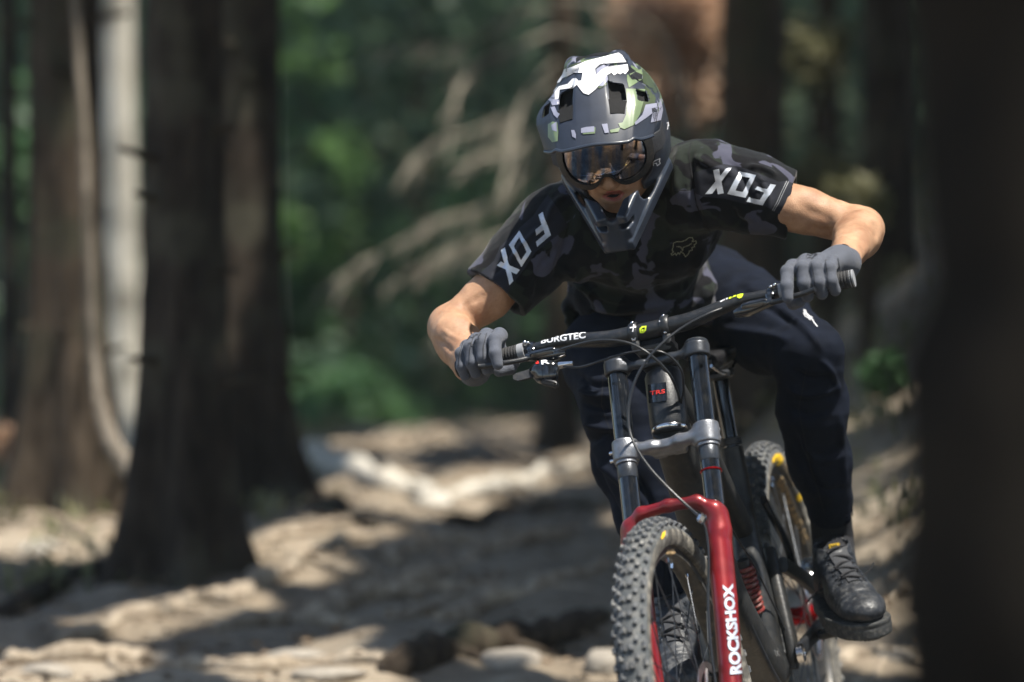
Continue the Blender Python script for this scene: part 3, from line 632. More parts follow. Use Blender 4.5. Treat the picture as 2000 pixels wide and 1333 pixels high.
def stone(px, py, size, label, seed, m=B_stone):
    c = G(px, py); r = np.random.default_rng(seed); s = np.array(size, float)
    def fn(p):
        q = (p-c.astype(np.float32)); d = ell(q, (0, 0, 0), s)
        return d
    V = []; Fc = []; nn, mm = 18, 12
    for i in range(mm+1):
        w = math.pi*(i+.05)/(mm+.1)-math.pi/2
        for k in range(nn):
            a = 2*math.pi*k/nn; dd = np.array([math.cos(w)*math.cos(a), math.cos(w)*math.sin(a), math.sin(w)]); V.append(dd)
    V = np.array(V); rr = 1+.16*nfield(V+seed, 1.4, seed, 2)+.06*nfield(V, .5, seed+1, 2); V = V*rr[:, None]; V = np.sign(V)*np.abs(V)**.85; V = V*s+c
    for i in range(mm):
        for k in range(nn): Fc.append([i*nn+k, i*nn+(k+1) % nn, (i+1)*nn+(k+1) % nn, (i+1)*nn+k])
    o = mk('stone', V, Fc, m, None, loc=c, sharp=35); tag(o, label, 'stone', GS)
stone(80, 1075, (.07, .06, .03), 'pale sunlit stone below the grey brown trunk', 1, B_sunlit)
stone(845, 985, (.07, .06, .035), 'bright stone at the end of the thick sunlit root', 2, B_sunlit)
stone(580, 1285, (.08, .06, .022), 'flat sunlit stone at the bottom of the trail', 3)
stone(200, 1285, (.06, .05, .02), 'half buried stone on the heavy bottom root', 4)
stone(90, 1320, (.07, .06, .03), 'rounded stone cut by the bottom corner of the photo', 5)
stone(380, 1305, (.05, .04, .02), 'small stone between the two flat stones', 6)
stone(1000, 1300, (.08, .07, .04), 'dark stone beside the front tyre', 7)
stone(1740, 1290, (.07, .05, .03), 'pale stone on the bank behind the shoe', 8)
stone(640, 1320, (.09, .05, .02), 'long flat sunlit stone at the bottom edge', 9)
stone(1180, 1300, (.05, .05, .04), 'small stone touching the front tyre', 10)
r = np.random.default_rng(9); gm = MB()
for i in range(120):
    y = r.uniform(9, 22); x = (.25-.02*(y-8))+r.uniform(-1.6, 1.2); s = r.uniform(.006, .022); gm.ball((x, y, zt(x, y)+s*.2), (s, s*.8, s*.55), 6, 4)
tag(gm.build('gravel', B_stone), kind='stuff')
# ------------------------------------------------------------------ the bicycle
YAW, PITCH, LEAN, STEER, TX, TY, TZ, L1, L2 = -.2053, .0818, .1892, -.078, .5048, 8.184, -.6361, .549, .7186
def _R(yaw, pitch, lean):
    B = np.array([[0, 1, 0], [-1, 0, 0], [0, 0, 1.]]); cy, sy = math.cos(yaw), math.sin(yaw); Rz = np.array([[cy, -sy, 0], [sy, cy, 0], [0, 0, 1]])
    cp, sp = math.cos(pitch), math.sin(pitch); Ry = np.array([[cp, 0, sp], [0, 1, 0], [-sp, 0, cp]])
    cl, sl = math.cos(lean), math.sin(lean); Rx = np.array([[1, 0, 0], [0, cl, -sl], [0, sl, cl]]); return Rz@B@Ry@Rx
BM = _R(YAW, PITCH, LEAN); BT = np.array([TX, TY, TZ]); HA = math.radians(63)
U = np.array([-math.cos(HA), 0, math.sin(HA)]); NF = np.array([math.sin(HA), 0, math.cos(HA)]); A0 = np.array([.825, 0, .02]); QA = A0-.048*NF; ST = A0-.012*NF
def W(p): return np.asarray(p, float)@BM.T+BT
def S(p):
    v = np.atleast_2d(np.asarray(p, float))-QA; K = np.array([[0, -U[2], U[1]], [U[2], 0, -U[0]], [-U[1], U[0], 0]])
    return W(QA+v+math.sin(STEER)*(v@K.T)+(1-math.cos(STEER))*(v@K.T@K.T))
def FK(v):                       # fork coordinates: across (rider's left +), up the fork, forward
    v = np.atleast_2d(np.asarray(v, float)); return S(ST+v[:, :1]*np.array([0, 1, 0])+v[:, 1:2]*U+v[:, 2:3]*NF)

M_blk = mat('black satin alloy', (.012, .014, .018), .42, 0, .3, 40, .25, 300, dust=.25, dustcol=(.09, .08, .07))
M_gloss = mat('black gloss tube', (.008, .01, .014), .12, 0, .3, 30, 0, coat=.8, dust=.12, dustcol=(.1, .09, .07))
M_carbon = mat('matt carbon frame', (.016, .017, .018), .45, 0, .35, 25, .3, 150, dust=.35, dustcol=(.07, .06, .048))
M_grey = mat('bead blasted grey alloy', (.2, .21, .235), .38, .65, .2, 60, .3, 500, dust=.2, dustcol=(.2, .17, .13))
M_darkgrey = mat('dark grey anodised alloy', (.055, .06, .07), .35, .5, .2, 60, .2, 400)
M_chrome = mat('polished steel', (.6, .6, .62), .18, 1, .1, 60)
M_red = mat('metallic red paint', (.20, .005, .009), .40, .3, .4, 14, .12, 700, coat=.4, dust=.25, dustcol=(.25, .07, .06))
M_redan = mat('red anodised alloy', (.5, .01, .015), .25, .8, .15, 60)
M_spring = mat('red spring paint', (.16, .012, .009), .4, 0, .3, 60, dust=.5)
M_rubber = mat('dusty tyre rubber', (.06, .066, .07), .75, 0, .35, 18, .6, 300, dust=.9, dustcol=(.17, .165, .155))
M_knob = mat('tyre knob rubber', (.075, .08, .088), .7, 0, .35, 40, .5, 300, dust=.9, dustcol=(.26, .25, .23))
M_wall = mat('tan grey tyre sidewall', (.085, .08, .07), .7, 0, .35, 20, .5, 300, dust=.8, dustcol=(.34, .31, .26))
M_rim = mat('rim coat', (.045, .045, .045), .4, .2, .2, 20, dust=.5, dustcol=(.15, .13, .1))
M_white = mat('white print', (.75, .76, .8), .5, 0, .05)
M_silver = mat('silver print', (.62, .66, .74), .35, .3, .15, 60)
M_lime = mat('lime print', (.62, .8, .03), .5, 0, .05)
M_yellow = mat('yellow print', (.8, .5, .02), .6, 0, .25, 60)
M_tanprint = mat('tan print', (.36, .25, .13), .6, 0, .3, 60)
M_redprint = mat('red print', (.7, .03, .02), .5, 0, .05)
M_greyprint = mat('grey print', (.3, .31, .33), .5, 0, .05)
M_cable = mat('cable housing', (.02, .022, .026), .3, 0, .1)
M_griprub = mat('grip rubber', (.03, .03, .032), .8, 0, .2, 60, .5, 400)
M_saddle = mat('saddle cover', (.012, .012, .014), .45, 0, .2, 60, .3, 300)
M_steel = mat('brake steel', (.42, .38, .38), .3, .9, .15, 60)

bike = empty('bicycle', W([0, 0, -.37]), 'red and black downhill mountain bike ridden down the rooty trail', 'bicycle')

def wheel(xf, seed, tread_name='tread'):
    """built about its own centre: x forward, y along the axle, z up"""
    r_ = random.Random(seed)
    def rev(prof, n=96):
        m = MB(); k = len(prof); v = []; f = []
        for i in range(n):
            w = 2*math.pi*i/n
            for (r, y) in prof: v.append((r*math.cos(w), y, r*math.sin(w)))
        for i in range(n):
            for j in range(k): f.append([i*k+j, i*k+(j+1) % k, ((i+1) % n)*k+(j+1) % k, ((i+1) % n)*k+j])
        return m.add(v, f)
    rim = rev([(.300, -.010), (.304, -.0165), (.321, -.0175), (.322, -.013), (.312, -.012), (.312, .012), (.322, .013), (.321, .0175), (.304, .0165), (.300, .010)], 120).build('wheel', M_rim, bike, xf)
    ty = MB(); prof = []
    for j in range(15):
        q = math.radians(-128+256*j/14); prof.append((.3385+.0305*math.cos(q), .0325*math.sin(q)))
    c = rev(prof[3:12]+[(.3385, .0), ], 144); c.build('tyre', M_rubber, rim, xf)
    for s in (-1, 1):
        pr = [(a, b) for a, b in prof if b*s > 0.0185]; pr = sorted(pr, key=lambda t: t[0]); pr = [(.318, s*.0165)]+[p for p in pr if p[0] < .352]+[(.357, s*.0235)]
        pr2 = pr+[(r-.0015, y-s*.0022) for r, y in pr[::-1]]; rev(pr2 if s > 0 else pr2[::-1], 120).build('sidewall', M_wall, rim, xf)
    kn = MB(); N = 70
    def knob(w, q, tl, ll, h, skew=0.0):
        er = np.array([math.cos(w), 0, math.sin(w)]); et = np.array([-math.sin(w), 0, math.cos(w)]); ey = np.array([0, 1., 0])
        nn = er*math.cos(q)+ey*math.sin(q); la = -er*math.sin(q)+ey*math.cos(q); c = er*.3385+nn*.0312
        et2 = unit(et+la*skew); la2 = unit(la-et*skew); vs = []
        for hh, sc in ((-.002, 1.12), (h*.8, .95), (h, .82)):
            for a, b in ((-1, -1), (1, -1), (1, 1), (-1, 1)): vs.append(c+nn*hh+et2*a*tl/2*sc+la2*b*ll/2*sc)
        fs = []
        for L in (0, 4):
            for k in range(4): fs.append([L+k, L+4+k, L+4+(k+1) % 4, L+(k+1) % 4])
        fs.append([11, 10, 9, 8]); kn.add(vs, fs)
    for i in range(N):
        w = 2*math.pi*i/N; dw = math.pi/N
        for s in (-1, 1):
            knob(w, s*.21, .0120, .0085, .0060, s*.10); knob(w+dw, s*.50, .0110, .0080, .0058, s*.25); knob(w+dw*.3, s*.92, .0130, .0075, .0068, s*.1)
    o = kn.build('tread', M_knob, rim, xf, sharp=25); tag(o, kind='stuff')
    hub = MB().lathe([0, -.055, 0], [0, 1, 0], [(0, .012), (.006, .012), (.008, .022), (.018, .028), (.022, .028), (.026, .018), (.05, .014), (.084, .018), (.088, .029), (.092, .029), (.098, .02), (.105, .012), (.11, .012)], 24)
    hub.build('hub', M_gloss if seed == 1 else M_redan, rim, xf)
    nip = MB()
    for k in range(32):
        w = 2*math.pi*k/32; s = 1 if k % 2 else -1; hw = w+(.55 if (k//2) % 2 else -.55)
        a = np.array([.028*math.cos(hw), s*.033, .028*math.sin(hw)]); b = np.array([.303*math.cos(w), s*.004, .303*math.sin(w)])
        MB().tube([a, b], .0012, 5).build('spoke', M_darkgrey, rim, xf); nip.tube([b+(a-b)*.045, b+(a-b)*-.01], .0026, 6)
    tag(nip.build('spoke_nipple', M_chrome, rim, xf), kind='stuff')
    v_ = MB().tube([(.30, 0, 0), (.255, 0, .0)], .003, 8); v_.build('valve', M_chrome, rim, xf)
    # disc rotor on the rider's left
    ro = MB(); y = .040
    R_ = rev([(.101, y-.001), (.101, y+.001), (.086, y+.001), (.086, y-.001)][::-1], 90); ro.add(R_.v, R_.f)
    for k in range(6):
        w = k*math.pi/3; ro.tube([(.026*math.cos(w), y, .026*math.sin(w)), (.06*math.cos(w+.25), y, .06*math.sin(w+.25)), (.088*math.cos(w+.62), y, .088*math.sin(w+.62))], .0032, 4)
    R2 = rev([(.03, y-.002), (.03, y+.002), (.02, y+.002), (.02, y-.002)][::-1], 30); ro.add(R2.v, R2.f)
    ro.build('brake_rotor', M_steel, rim, xf)
    return rim
frontw = wheel(lambda v: S(A0+v), 1)
rearw = wheel(lambda v: W(np.array([-.445, 0, .02])+v), 2)

# fork: stanchions, crowns, red lowers
for s in (-1, 1):
    st = MB().tube([(s*.08, .30, 0), (s*.08, L2+.012, 0)], .0185, 28).build('stanchion', M_gloss, bike, FK)
    MB().lathe((s*.08, L1-.055, 0), (0, 1, 0), [(0, .0189), (.0005, .0192), (.028, .0192), (.0285, .0189)], 28).build('setting_band', M_darkgrey, bike, FK)
    if s > 0: MB().ring((s*.08, L1-.075, 0), (0, 1, 0), .0192, .0018, 28, 6).build('travel_ring', M_redan, bike, FK)
    MB().lathe((s*.08, L2+.002, 0), (0, 1, 0), [(0, .017), (.012, .0225), (.0155, .0225), (.018, .020), (.018, .008), (.016, .006)], 28).build('fork_cap', M_darkgrey, bike, FK)
    MB().lathe((s*.08, .383, 0), (0, 1, 0), [(0, .0235), (.006, .0235), (.010, .0215), (.013, .0192)], 28).build('wiper_seal', M_blk, bike, FK)
def f_low(p):
    d = None
    for s in (-1, 1):
        e = chain(p, [(s*.08, .385, 0), (s*.08, .34, 0), (s*.079, .22, .002), (s*.074, .08, .004), (s*.068, -.012, .012)], [.0238, .0236, .0228, .0212, .0170], .002)
        e = smin(e, cone(p, (s*.080, .345, .012), (s*.074, .03, .014), .0165, .0155), .008)
        e = smin(e, sbox(p, (s*.068, -.004, .012), (.012, .026, .016), .008), .012)
        e = smin(e, chain(p, [(s*.086, .355, .006), (s*.080, .392, .016), (s*.054, .410, .026), (0, .413, .030)], [.018, .015, .012, .011], .01), .014)
        d = e if d is None else smin(d, e, .01)
    for s in (-1, 1): d = np.maximum(d, -cone(p, (s*.08, .30, 0), (s*.08, .5, 0), .0178, .0178))
    return d
v, f = sdf_mesh(f_low, (-.12, -.06, -.05), (.12, .49, .075), .003)
lowers = mk('fork_lowers', FK(v), f, M_red, bike)
def crown(a, th, drop, matl, name, rr, w_mid, bfwd):
    def fn(p):
        d = None
        for s in (-1, 1):
            e = np.maximum(length(p[:, [0, 2]]-np.array([s*.08, 0]))-rr, np.abs(p[:, 1]-a)-th); e = smax(length(p[:, [0, 2]]-np.array([s*.08, 0]))-rr, np.abs(p[:, 1]-a)-th, .004)
            e = smin(e, cone(p, (s*.07, a, .004), (s*.028, a-drop, bfwd), th*.60, th*w_mid), .012); d = e if d is None else smin(d, e, .01)
        m = sbox(p, (0, a-drop, bfwd-.016), (.034, th*w_mid*.95, .02), .006); d = smin(d, m, .012)
        if name == 'lower_crown': d = smax(d, -ell(p, (0, a-drop-th*.9, bfwd+.004), (.05, th*.55, .02)), .006); d = np.maximum(d, -(length(p[:, [0, 2]]-np.array([0, -.036]))-.012))
        d = np.maximum(d, -np.maximum(length(np.stack([np.abs(p[:, 0])-.08, p[:, 2]], 1))-.018, -1))
        return d
    v, f = sdf_mesh(fn, (-.12, a-.07, -.07), (.12, a+.05, .05), .0025); return mk(name, FK(v), f, matl, bike)
crown(L1, .021, .004, M_grey, 'lower_crown', .0245, .62, .004)
crown(L2, .0135, .002, M_darkgrey, 'upper_crown', .024, .62, .002)
for s in (-1, 1):
    MB().lathe((s*.08, L1-.027, 0), (0, 1, 0), [(0, .0195), (.001, .0215), (.007, .0215), (.009, .0195)], 28).build('crown_lip', M_grey, bike, FK)
    for b in (-.006, .010): MB().lathe((s*.105, L1+b-.004, -.006), (1, 0, 0), [(-.008, .004), (0, .004), (.001, .003)], 10).build('pinch_bolt', M_chrome, bike, FK)

# head tube with its badge, and the frame behind
hc = -.036
MB().lathe((0, L1+.030, hc), (0, 1, 0), [(0, .028), (.002, .032), (.010, .033), (.012, .0345), (.016, .0352), (.022, .0365), (.118, .0365), (.124, .034), (.126, .030), (.133, .030), (.136, .026)], 40).build('head_tube', M_blk, bike, FK)
MB().lathe((0, L1+.034, hc), (0, 1, 0), [(0, .0335), (.003, .035), (.006, .035), (.008, .0335)], 40).build('headset_cup', M_chrome, bike, FK)
def rsec(c, ax, ay, hx, hy, e=.35, n=20):
    q = []
    for k in range(n):
        w = 2*math.pi*k/n; cx, sy = math.cos(w), math.sin(w); q.append(np.asarray(c)+ax*hx*math.copysign(abs(cx)**(1-e*.8), cx)+ay*hy*math.copysign(abs(sy)**(1-e*.8), sy))
    return q
def member(rows, name, m, xf=W, e=.35):
    """rows: centre, half width (across), half depth"""
    pts = [np.array(r[0], float) for r in rows]; secs = []
    P_ = smooth_path([list(r[0])+[r[1], r[2]] for r in rows], 5); c = P_[:, :3]
    for i in range(len(c)):
        t = unit(c[min(i+1, len(c)-1)]-c[max(i-1, 0)]); y = np.array([0, 1., 0]) if xf is W else np.array([1., 0, 0]); y = unit(y-t*np.dot(y, t)); z = np.cross(t, y)
        secs.append(rsec(c[i], y, z, P_[i, 3], P_[i, 4], e))
    return MB().loft(secs).build(name, m, bike, xf)
hb = QA+U*(L1+.03); ht = QA+U*(L1+.15)
downtube = member([(hb+[.0, 0, .02], .033, .035), (hb+[-.05, 0, -.04], .038, .040), ((.32, 0, .20), .041, .045), ((.16, 0, .06), .043, .048), ((.03, 0, -.02), .045, .045)], 'down_tube', M_carbon)
member([(ht+[-.02, 0, -.03], .030, .035), ((.25, 0, .49), .024, .026), ((.08, 0, .36), .022, .024), ((-.04, 0, .27), .022, .026), ((-.10, 0, .25), .02, .02)], 'top_tube', M_carbon)
member([((-.115, 0, .42), .0225, .0225), ((-.10, 0, .33), .0235, .025), ((-.06, 0, .22), .028, .035), ((-.02, 0, .10), .038, .045), ((.01, 0, 0), .042, .042)], 'seat_tube', M_carbon)
MB().lathe((-.117, 0, .425), (-.2, 0, 1), [(0, .023), (.012, .024), (.014, .020)], 28).build('seat_clamp', M_blk, bike, W)
MB().tube([(-.118, 0, .42), (-.15, 0, .56)], .0165, 24).build('seatpost', M_gloss, bike, W)
MB().ball((.0, 0, -.02), (.065, .05, .05)).build('motor_guard', M_carbon, bike, W)
guard = member([((.30, 0, .135), .036, .010), ((.16, 0, .005), .040, .012), ((.02, 0, -.075), .036, .012)], 'tube_guard', M_blk)
# saddle with its rails
def f_sad(p):
    d = chain(p, [(.06, 0, .0), (-.02, 0, .0), (-.12, 0, .004), (-.17, 0, .012)], [.016, .020, .024, .022], .02)
    for s in (-1, 1): d = smin(d, ell(p, (-.15, s*.038, .008), (.065, .036, .016)), .02)
    return smax(d, p[:, 2]-.012, .01)
v, f = sdf_mesh(f_sad, (-.25, -.11, -.04), (.1, .11, .06), .004); SC = np.array([-.08, 0, .605])
mk('saddle', W(v+SC), f, M_saddle, bike)
rl = MB()
for s in (-1, 1): rl.tube(smooth_path([(-.0, s*.012, .597), (-.06, s*.022, .575), (-.16, s*.022, .572), (-.24, s*.035, .60)], 5), .0035, 8)
rl.build('saddle_rail', M_chrome, bike, W)
MB().box((-.145, 0, .568), (.05, .055, .018), bev=.005).build('seatpost_head', M_darkgrey, bike, W)

# rear triangle, linkage and shock
for s in (-1, 1):
    member([((-.06, s*.052, .31), .007, .011), ((-.10, s*.056, .27), .007, .011), ((-.18, s*.06, .205), .008, .011), ((-.21, s*.06, .14), .008, .013), ], 'rocker_link', M_gloss)
    member([((-.10, s*.058, .17), .010, .016), ((-.24, s*.066, .125), .010, .017), ((-.37, s*.074, .07), .009, .018), ((-.452, s*.077, .022), .008, .02)], 'seat_stay', M_carbon)
    member([((-.12, s*.034, .20), .013, .02), ((-.06, s*.046, .10), .014, .022), ((-.02, s*.056, .01), .013, .026), ((-.01, s*.05, -.03), .012, .02)], 'swing_link', M_carbon)
    member([((-.02, s*.055, -.01), .010, .018), ((-.2, s*.066, .0), .009, .016), ((-.44, s*.077, .015), .008, .016)], 'chain_stay', M_carbon)
sa = np.array([.035, .006, .10]); sb_ = np.array([.055, .006, .20]); hx = MB(); pts = []
for i in range(9*14+1):
    t = i/(9*14); w = 2*math.pi*9*t; ax = unit(sb_-sa); a, b = frame_of(ax); pts.append(sa+(sb_-sa)*t+(a*math.cos(w)+b*math.sin(w))*.013)
sh = MB().tube([W(sa-(sb_-sa)*.1), W(sb_+(sb_-sa)*.1)], .012, 14).build('shock', M_blk, bike)
MB().tube(W(np.array(pts)+np.array([.0, .004, 0])), .0048, 8).build('shock_spring', M_spring, sh)
MB().lathe((-.445, -.04, .02), (0, 1, 0), [(0, .02), (.005, .026), (.03, .02), (.08, .016), (.11, .021), (.125, .012), (.13, .009)], 24).build('rear_axle', M_redan, bike, W)
# brake caliper at the rear, rider's left, and derailleur
MB().box((-.40, .058, .115), (.07, .03, .035), ax=((1, 0, -.5), (0, 1, 0), (.5, 0, 1)), bev=.008).ball((-.39, .07, .12), .016).build('rear_caliper', M_gloss, bike, W)
MB().box((-.47, -.09, -.03), (.04, .02, .09), bev=.006).ball((-.46, -.09, -.09), (.02, .01, .02)).build('derailleur', M_blk, bike, W)
# cranks
TH = math.radians(4)
cr = MB()
for s in (1, -1):
    e = np.array([-s*.165*math.cos(TH), 0, s*.165*math.sin(TH)]); y0 = s*.070; y1 = s*.083
    arm = member([((0, y0, 0), .009, .019), ((e[0]*.15, y0, e[2]*.15), .009, .018), ((e[0]*.6, (y0+y1)/2, e[2]*.6), .008, .014), ((e[0], y1, e[2]), .009, .016)], 'crank_arm', M_blk, W, .5)
    MB().lathe((0, y0-s*.002, 0), (0, s, 0), [(0, .02), (.012, .019), (.014, .016), (.014, .009), (.010, .008)], 20).build('crank_bolt', M_chrome if s > 0 else M_blk, arm, W)
    pd = MB(); c = np.array([e[0], y1+s*.062, e[2]]); pd.tube([(e[0], y1, e[2]), (e[0], y1+s*.1, e[2])], .008, 10)
    for q in (-1, 1): pd.box(c+[q*.043, 0, 0], (.014, .098, .016), bev=.004); pd.box(c+[0, q*.042, 0], (.09, .013, .016), bev=.004)
    for a in (-1, 1):
        for b in (-.04, -.014, .014, .04):
            for z in (-1, 1): pd.tube([c+[a*.044, b, z*.008], c+[a*.044, b, z*.0125]], .0016, 5)
    pd.build('pedal', M_blk, arm, W)
ring = MB().ring((0, -.052, 0), (0, 1, 0), .066, .004, 60, 6)
for k in range(34):
    w = 2*math.pi*k/34; ring.box((.072*math.cos(w), -.052, .072*math.sin(w)), (.008, .003, .005), ax=((math.cos(w), 0, math.sin(w)), (0, 1, 0), (-math.sin(w), 0, math.cos(w))))
ring.build('chainring', M_darkgrey, bike, W)
cg = MB(); cpts = []
for i in range(110):
    t = i/110
    if t < .42: x_, z_ = .0-.445*t/.42, .072-(.072-.065)*t/.42
    elif t < .58: w = (t-.42)/.16*math.pi; x_, z_ = -.445-.045*math.sin(w), .02+.045*math.cos(w)
    else: x_, z_ = -.445*(1-(t-.58)/.42), -.025-.047*(t-.58)/.42
    cpts.append((x_, -.052, z_))
for a, b in zip(cpts, cpts[1:]+cpts[:1]):
    a, b = np.array(a), np.array(b); cg.box((a+b)/2, (np.linalg.norm(b-a)*1.02, .007, .006), ax=(unit(b-a), (0, 1, 0), np.cross(unit(b-a), (0, 1, 0))))
tag(cg.build('chain', M_darkgrey, bike, W), kind='stuff')

# handlebar and controls; (across, up, forward) in fork coordinates
BA = L2+.054
def bar_c(s):
    a = abs(s); t = np.clip((a-.06)/.13, 0, 1); t = t*t*(3-2*t); return np.array([s, BA+.021*t, .019-.022*max(0, a-.1)/.3])
barpts = [bar_c(s) for s in np.linspace(-.385, .385, 61)]
barrad = [.0165-.0055*np.clip((abs(s)-.07)/.14, 0, 1) for s in np.linspace(-.385, .385, 61)]
bar = MB().tube(barpts, barrad, 20).build('handlebar', M_blk, bike, FK)
for s in (-1, 1):
    gp = MB(); path = [bar_c(s*a) for a in np.linspace(.262, .392, 66)]; gp.tube(path, [.0158+(.0012 if i % 3 else 0) for i in range(66)], 18)
    g = gp.build('grip', M_griprub, bike, FK)
    MB().tube([bar_c(s*.253), bar_c(s*.266)], .0172, 20).build('lock_ring', M_greyprint, g, FK)
    MB().tube([bar_c(s*.388), bar_c(s*.395)], .0165, 20).build('end_cap', M_greyprint if s > 0 else M_blk, g, FK)
    q = s*.031; cl = MB().ring(bar_c(q), (1, 0, 0), .0195, .003, 28, 8, ry=.0085).box(bar_c(q)+[0, -.022, -.006], (.016, .03, .034), bev=.004).build('stem_clamp', M_blk, bike, FK)
    b = bar_c(q)
    for up in (-1, 1): MB().ball(b+[0, up*.017, .012], .0038, 10, 6).build('stem_bolt', M_chrome, cl, FK)
MB().box((0, L2+.026, -.006), (.075, .03, .05), bev=.008).build('stem', M_blk, bike, FK)
stem_print = [cl]
# brakes
for s in (-1, 1):
    b = bar_c(s*.225); o = s*1.0
    br = MB().tube(smooth_path([bar_c(s*.168)+[0, -.029, .014], bar_c(s*.182)+[0, -.030, .016], bar_c(s*.20)+[0, -.030, .018], bar_c(s*.245)+[0, -.026, .026]], 4), smooth_path([(.0075,), (.0115,), (.0115,), (.008,)], 4)[:, 0], 14)
    br.ring(bar_c(s*.238), (1, 0, 0), .0125, .003, 24, 6, ry=.007).box(bar_c(s*.238)+[0, -.012, .014], (.016, .02, .014), bev=.003).box(bar_c(s*.210)+[0, -.026, .030], (.05, .014, .010), bev=.004)
    bo = br.build('brake_lever', M_gloss, bike, FK)
    MB().tube(smooth_path([bar_c(s*.238)+[0, -.028, .026], bar_c(s*.262)+[0, -.034, .040], bar_c(s*.285)+[0, -.036, .050], bar_c(s*.315)+[0, -.034, .052], bar_c(s*.333)+[0, -.033, .057]], 5), [.0052]*20+[.0058], 12).build('lever_blade', M_blk, bo, FK)
    MB().ball(bar_c(s*.249)+[0, .012, .012], .0045, 10, 6).ball(bar_c(s*.242)+[0, .008, .016], .004, 10, 6).build('lever_bolt', M_chrome, bo, FK)
# shifter under the image-left side of the bar
sc = bar_c(-.212)+np.array([0, -.058, .022])
def f_shift(p):
    d = ell(p, sc, (.031, .018, .018)); d = smin(d, ell(p, sc+[.004, -.016, .0], (.022, .014, .016)), .01)
    d = smin(d, cone(p, sc+[0, .010, 0], sc+[-.012, .040, -.012], .008, .008), .01); return d
v, f = sdf_mesh(f_shift, sc-[.06, .05, .05], sc+[.06, .06, .05], .002)
sh_ = mk('gear_shifter', FK(v), f, M_gloss, bike)
MB().loft([[sc+np.array(q) for q in ((-.02, .006, .0), (-.02, -.012, .0), (-.02, -.012, .006), (-.02, .006, .006))], [sc+np.array(q) for q in ((-.05, .0, .008), (-.05, -.016, .008), (-.05, -.016, .014), (-.05, .0, .014))], [sc+np.array(q) for q in ((-.058, -.004, .012), (-.058, -.012, .012), (-.058, -.012, .016), (-.058, -.004, .016))]]).build('shift_paddle', M_blk, sh_, FK)
MB().box(sc+[.01, -.032, .004], (.034, .012, .018), ax=((1, -.5, 0), (.5, 1, 0), (0, 0, 1)), bev=.004).build('release_paddle', M_blk, sh_, FK)
MB().tube([sc+[.030, .002, .0], sc+[.058, .000, .0]], [.0075, .0045], 14).build('cable_adjuster', M_chrome, sh_, FK)
def cable(rows, r=.0024, name='brake_hose', m=None):
    return MB().tube(smooth_path(PP(rows), 8), r, 10).build(name, m or M_cable, bike)
cable([(1098, 682, 7.69), (1150, 668, 7.64), (1195, 665, 7.62), (1235, 673, 7.61), (1272, 695, 7.60), (1305, 728, 7.61), (1322, 762, 7.63), (1330, 790, 7.66), (1342, 812, 7.70), (1360, 850, 7.80)], .0027)
cable([(1100, 716, 7.68), (1135, 717, 7.66), (1180, 703, 7.63), (1228, 689, 7.62), (1272, 685, 7.61), (1305, 694, 7.61), (1330, 722, 7.62), (1335, 760, 7.64), (1331, 792, 7.66), (1345, 818, 7.71), (1362, 850, 7.80)], .0022, 'gear_cable')
cable([(1410, 603, 7.60), (1380, 615, 7.59), (1330, 642, 7.58), (1282, 682, 7.56), (1248, 728, 7.55), (1230, 780, 7.54), (1228, 830, 7.52), (1240, 870, 7.50), (1272, 918, 7.48), (1318, 966, 7.46), (1352, 997, 7.44), (1368, 1013, 7.42), (1380, 1045, 7.42), (1384, 1100, 7.41), (1383, 1180, 7.40), (1388, 1260, 7.38), (1398, 1340, 7.37)], .0026)
MB().box(P(1371, 1013, 7.405), (.016, .010, .018), ax=((1, 0, -.5), (0, 1, 0), (.5, 0, 1)), bev=.004).build('hose_guide', M_chrome, bike)
MB().box(P(1398, 1345, 7.42), (.03, .03, .06), bev=.006).build('front_caliper', M_gloss, bike)
cable([(1330, 860, 7.86), (1420, 1020, 8.0), (1470, 1100, 8.1), (1515, 1190, 8.16), (1545, 1260, 8.2)], .002, 'frame_cable')

# prints on the bike
bv = bvh_of([bar])
lay_text('maker_print', 'BURGTEC', [(1057, 672), (1144, 661), (1144, 648), (1057, 660)], bv, M_white, bar, offset=.03, step=4)
lay_polys('emblem_print', [([(1249, 643), (1254, 638), (1263, 637), (1262, 646), (1257, 651), (1250, 651)], [(1252, 645), (1255, 641), (1260, 640), (1259, 645), (1256, 648), (1252, 648)][::-1])]+[[(1252, 647), (1255, 643), (1258, 645), (1256, 648)]], bv, M_lime, bar, step=3)
lay_polys('number_print', [zoomed(a, 1300, 240, 2.898) for a in ([(358, 1000), (362, 975), (376, 970), (372, 996)], [(372, 996), (380, 990), (400, 984), (404, 968), (392, 968), (384, 984)], [(404, 990), (410, 965), (438, 957), (440, 975), (432, 990), (418, 996)])], bv, M_lime, bar, step=3)
lay_polys('initial_print', [zoomed(a, 1300, 240, 2.898) for a in ([(308, 992), (326, 984), (328, 1010), (310, 1018)], [(328, 984), (350, 978), (352, 1000), (344, 1003), (340, 990), (336, 1005), (330, 1008)])], bv, M_white, bar, step=3)
for k, q in enumerate([o for o in bpy.data.objects if o.name.startswith('stem_clamp')]):
    bq = bvh_of([q]); x = 1237 if pix(WM[q.name][0]).mean(0)[0] < 1262 else 1283; y = 641 if x < 1262 else 630
    lay_polys('clamp_print', stroke([(x-6, y), (x+6, y-2)], 2.2)+stroke([(x+1, y-6), (x-1, y+7)], 2), bq, M_white, q, step=3); lay_polys('clamp_print', stroke([(x-3, y+20), (x-1, y+24), (x+3, y+23), (x+4, y+19)], 2.2), bq, M_white, q, step=3)
bv = bvh_of([lowers])
lay_text('fork_print', 'ROCKSHOX', [(1449, 1316), (1431, 1140), (1411, 1142), (1426, 1318)], bv, M_silver, lowers, offset=.045, step=5)
hto = bpy.data.objects['head_tube']; bv = bvh_of([hto])
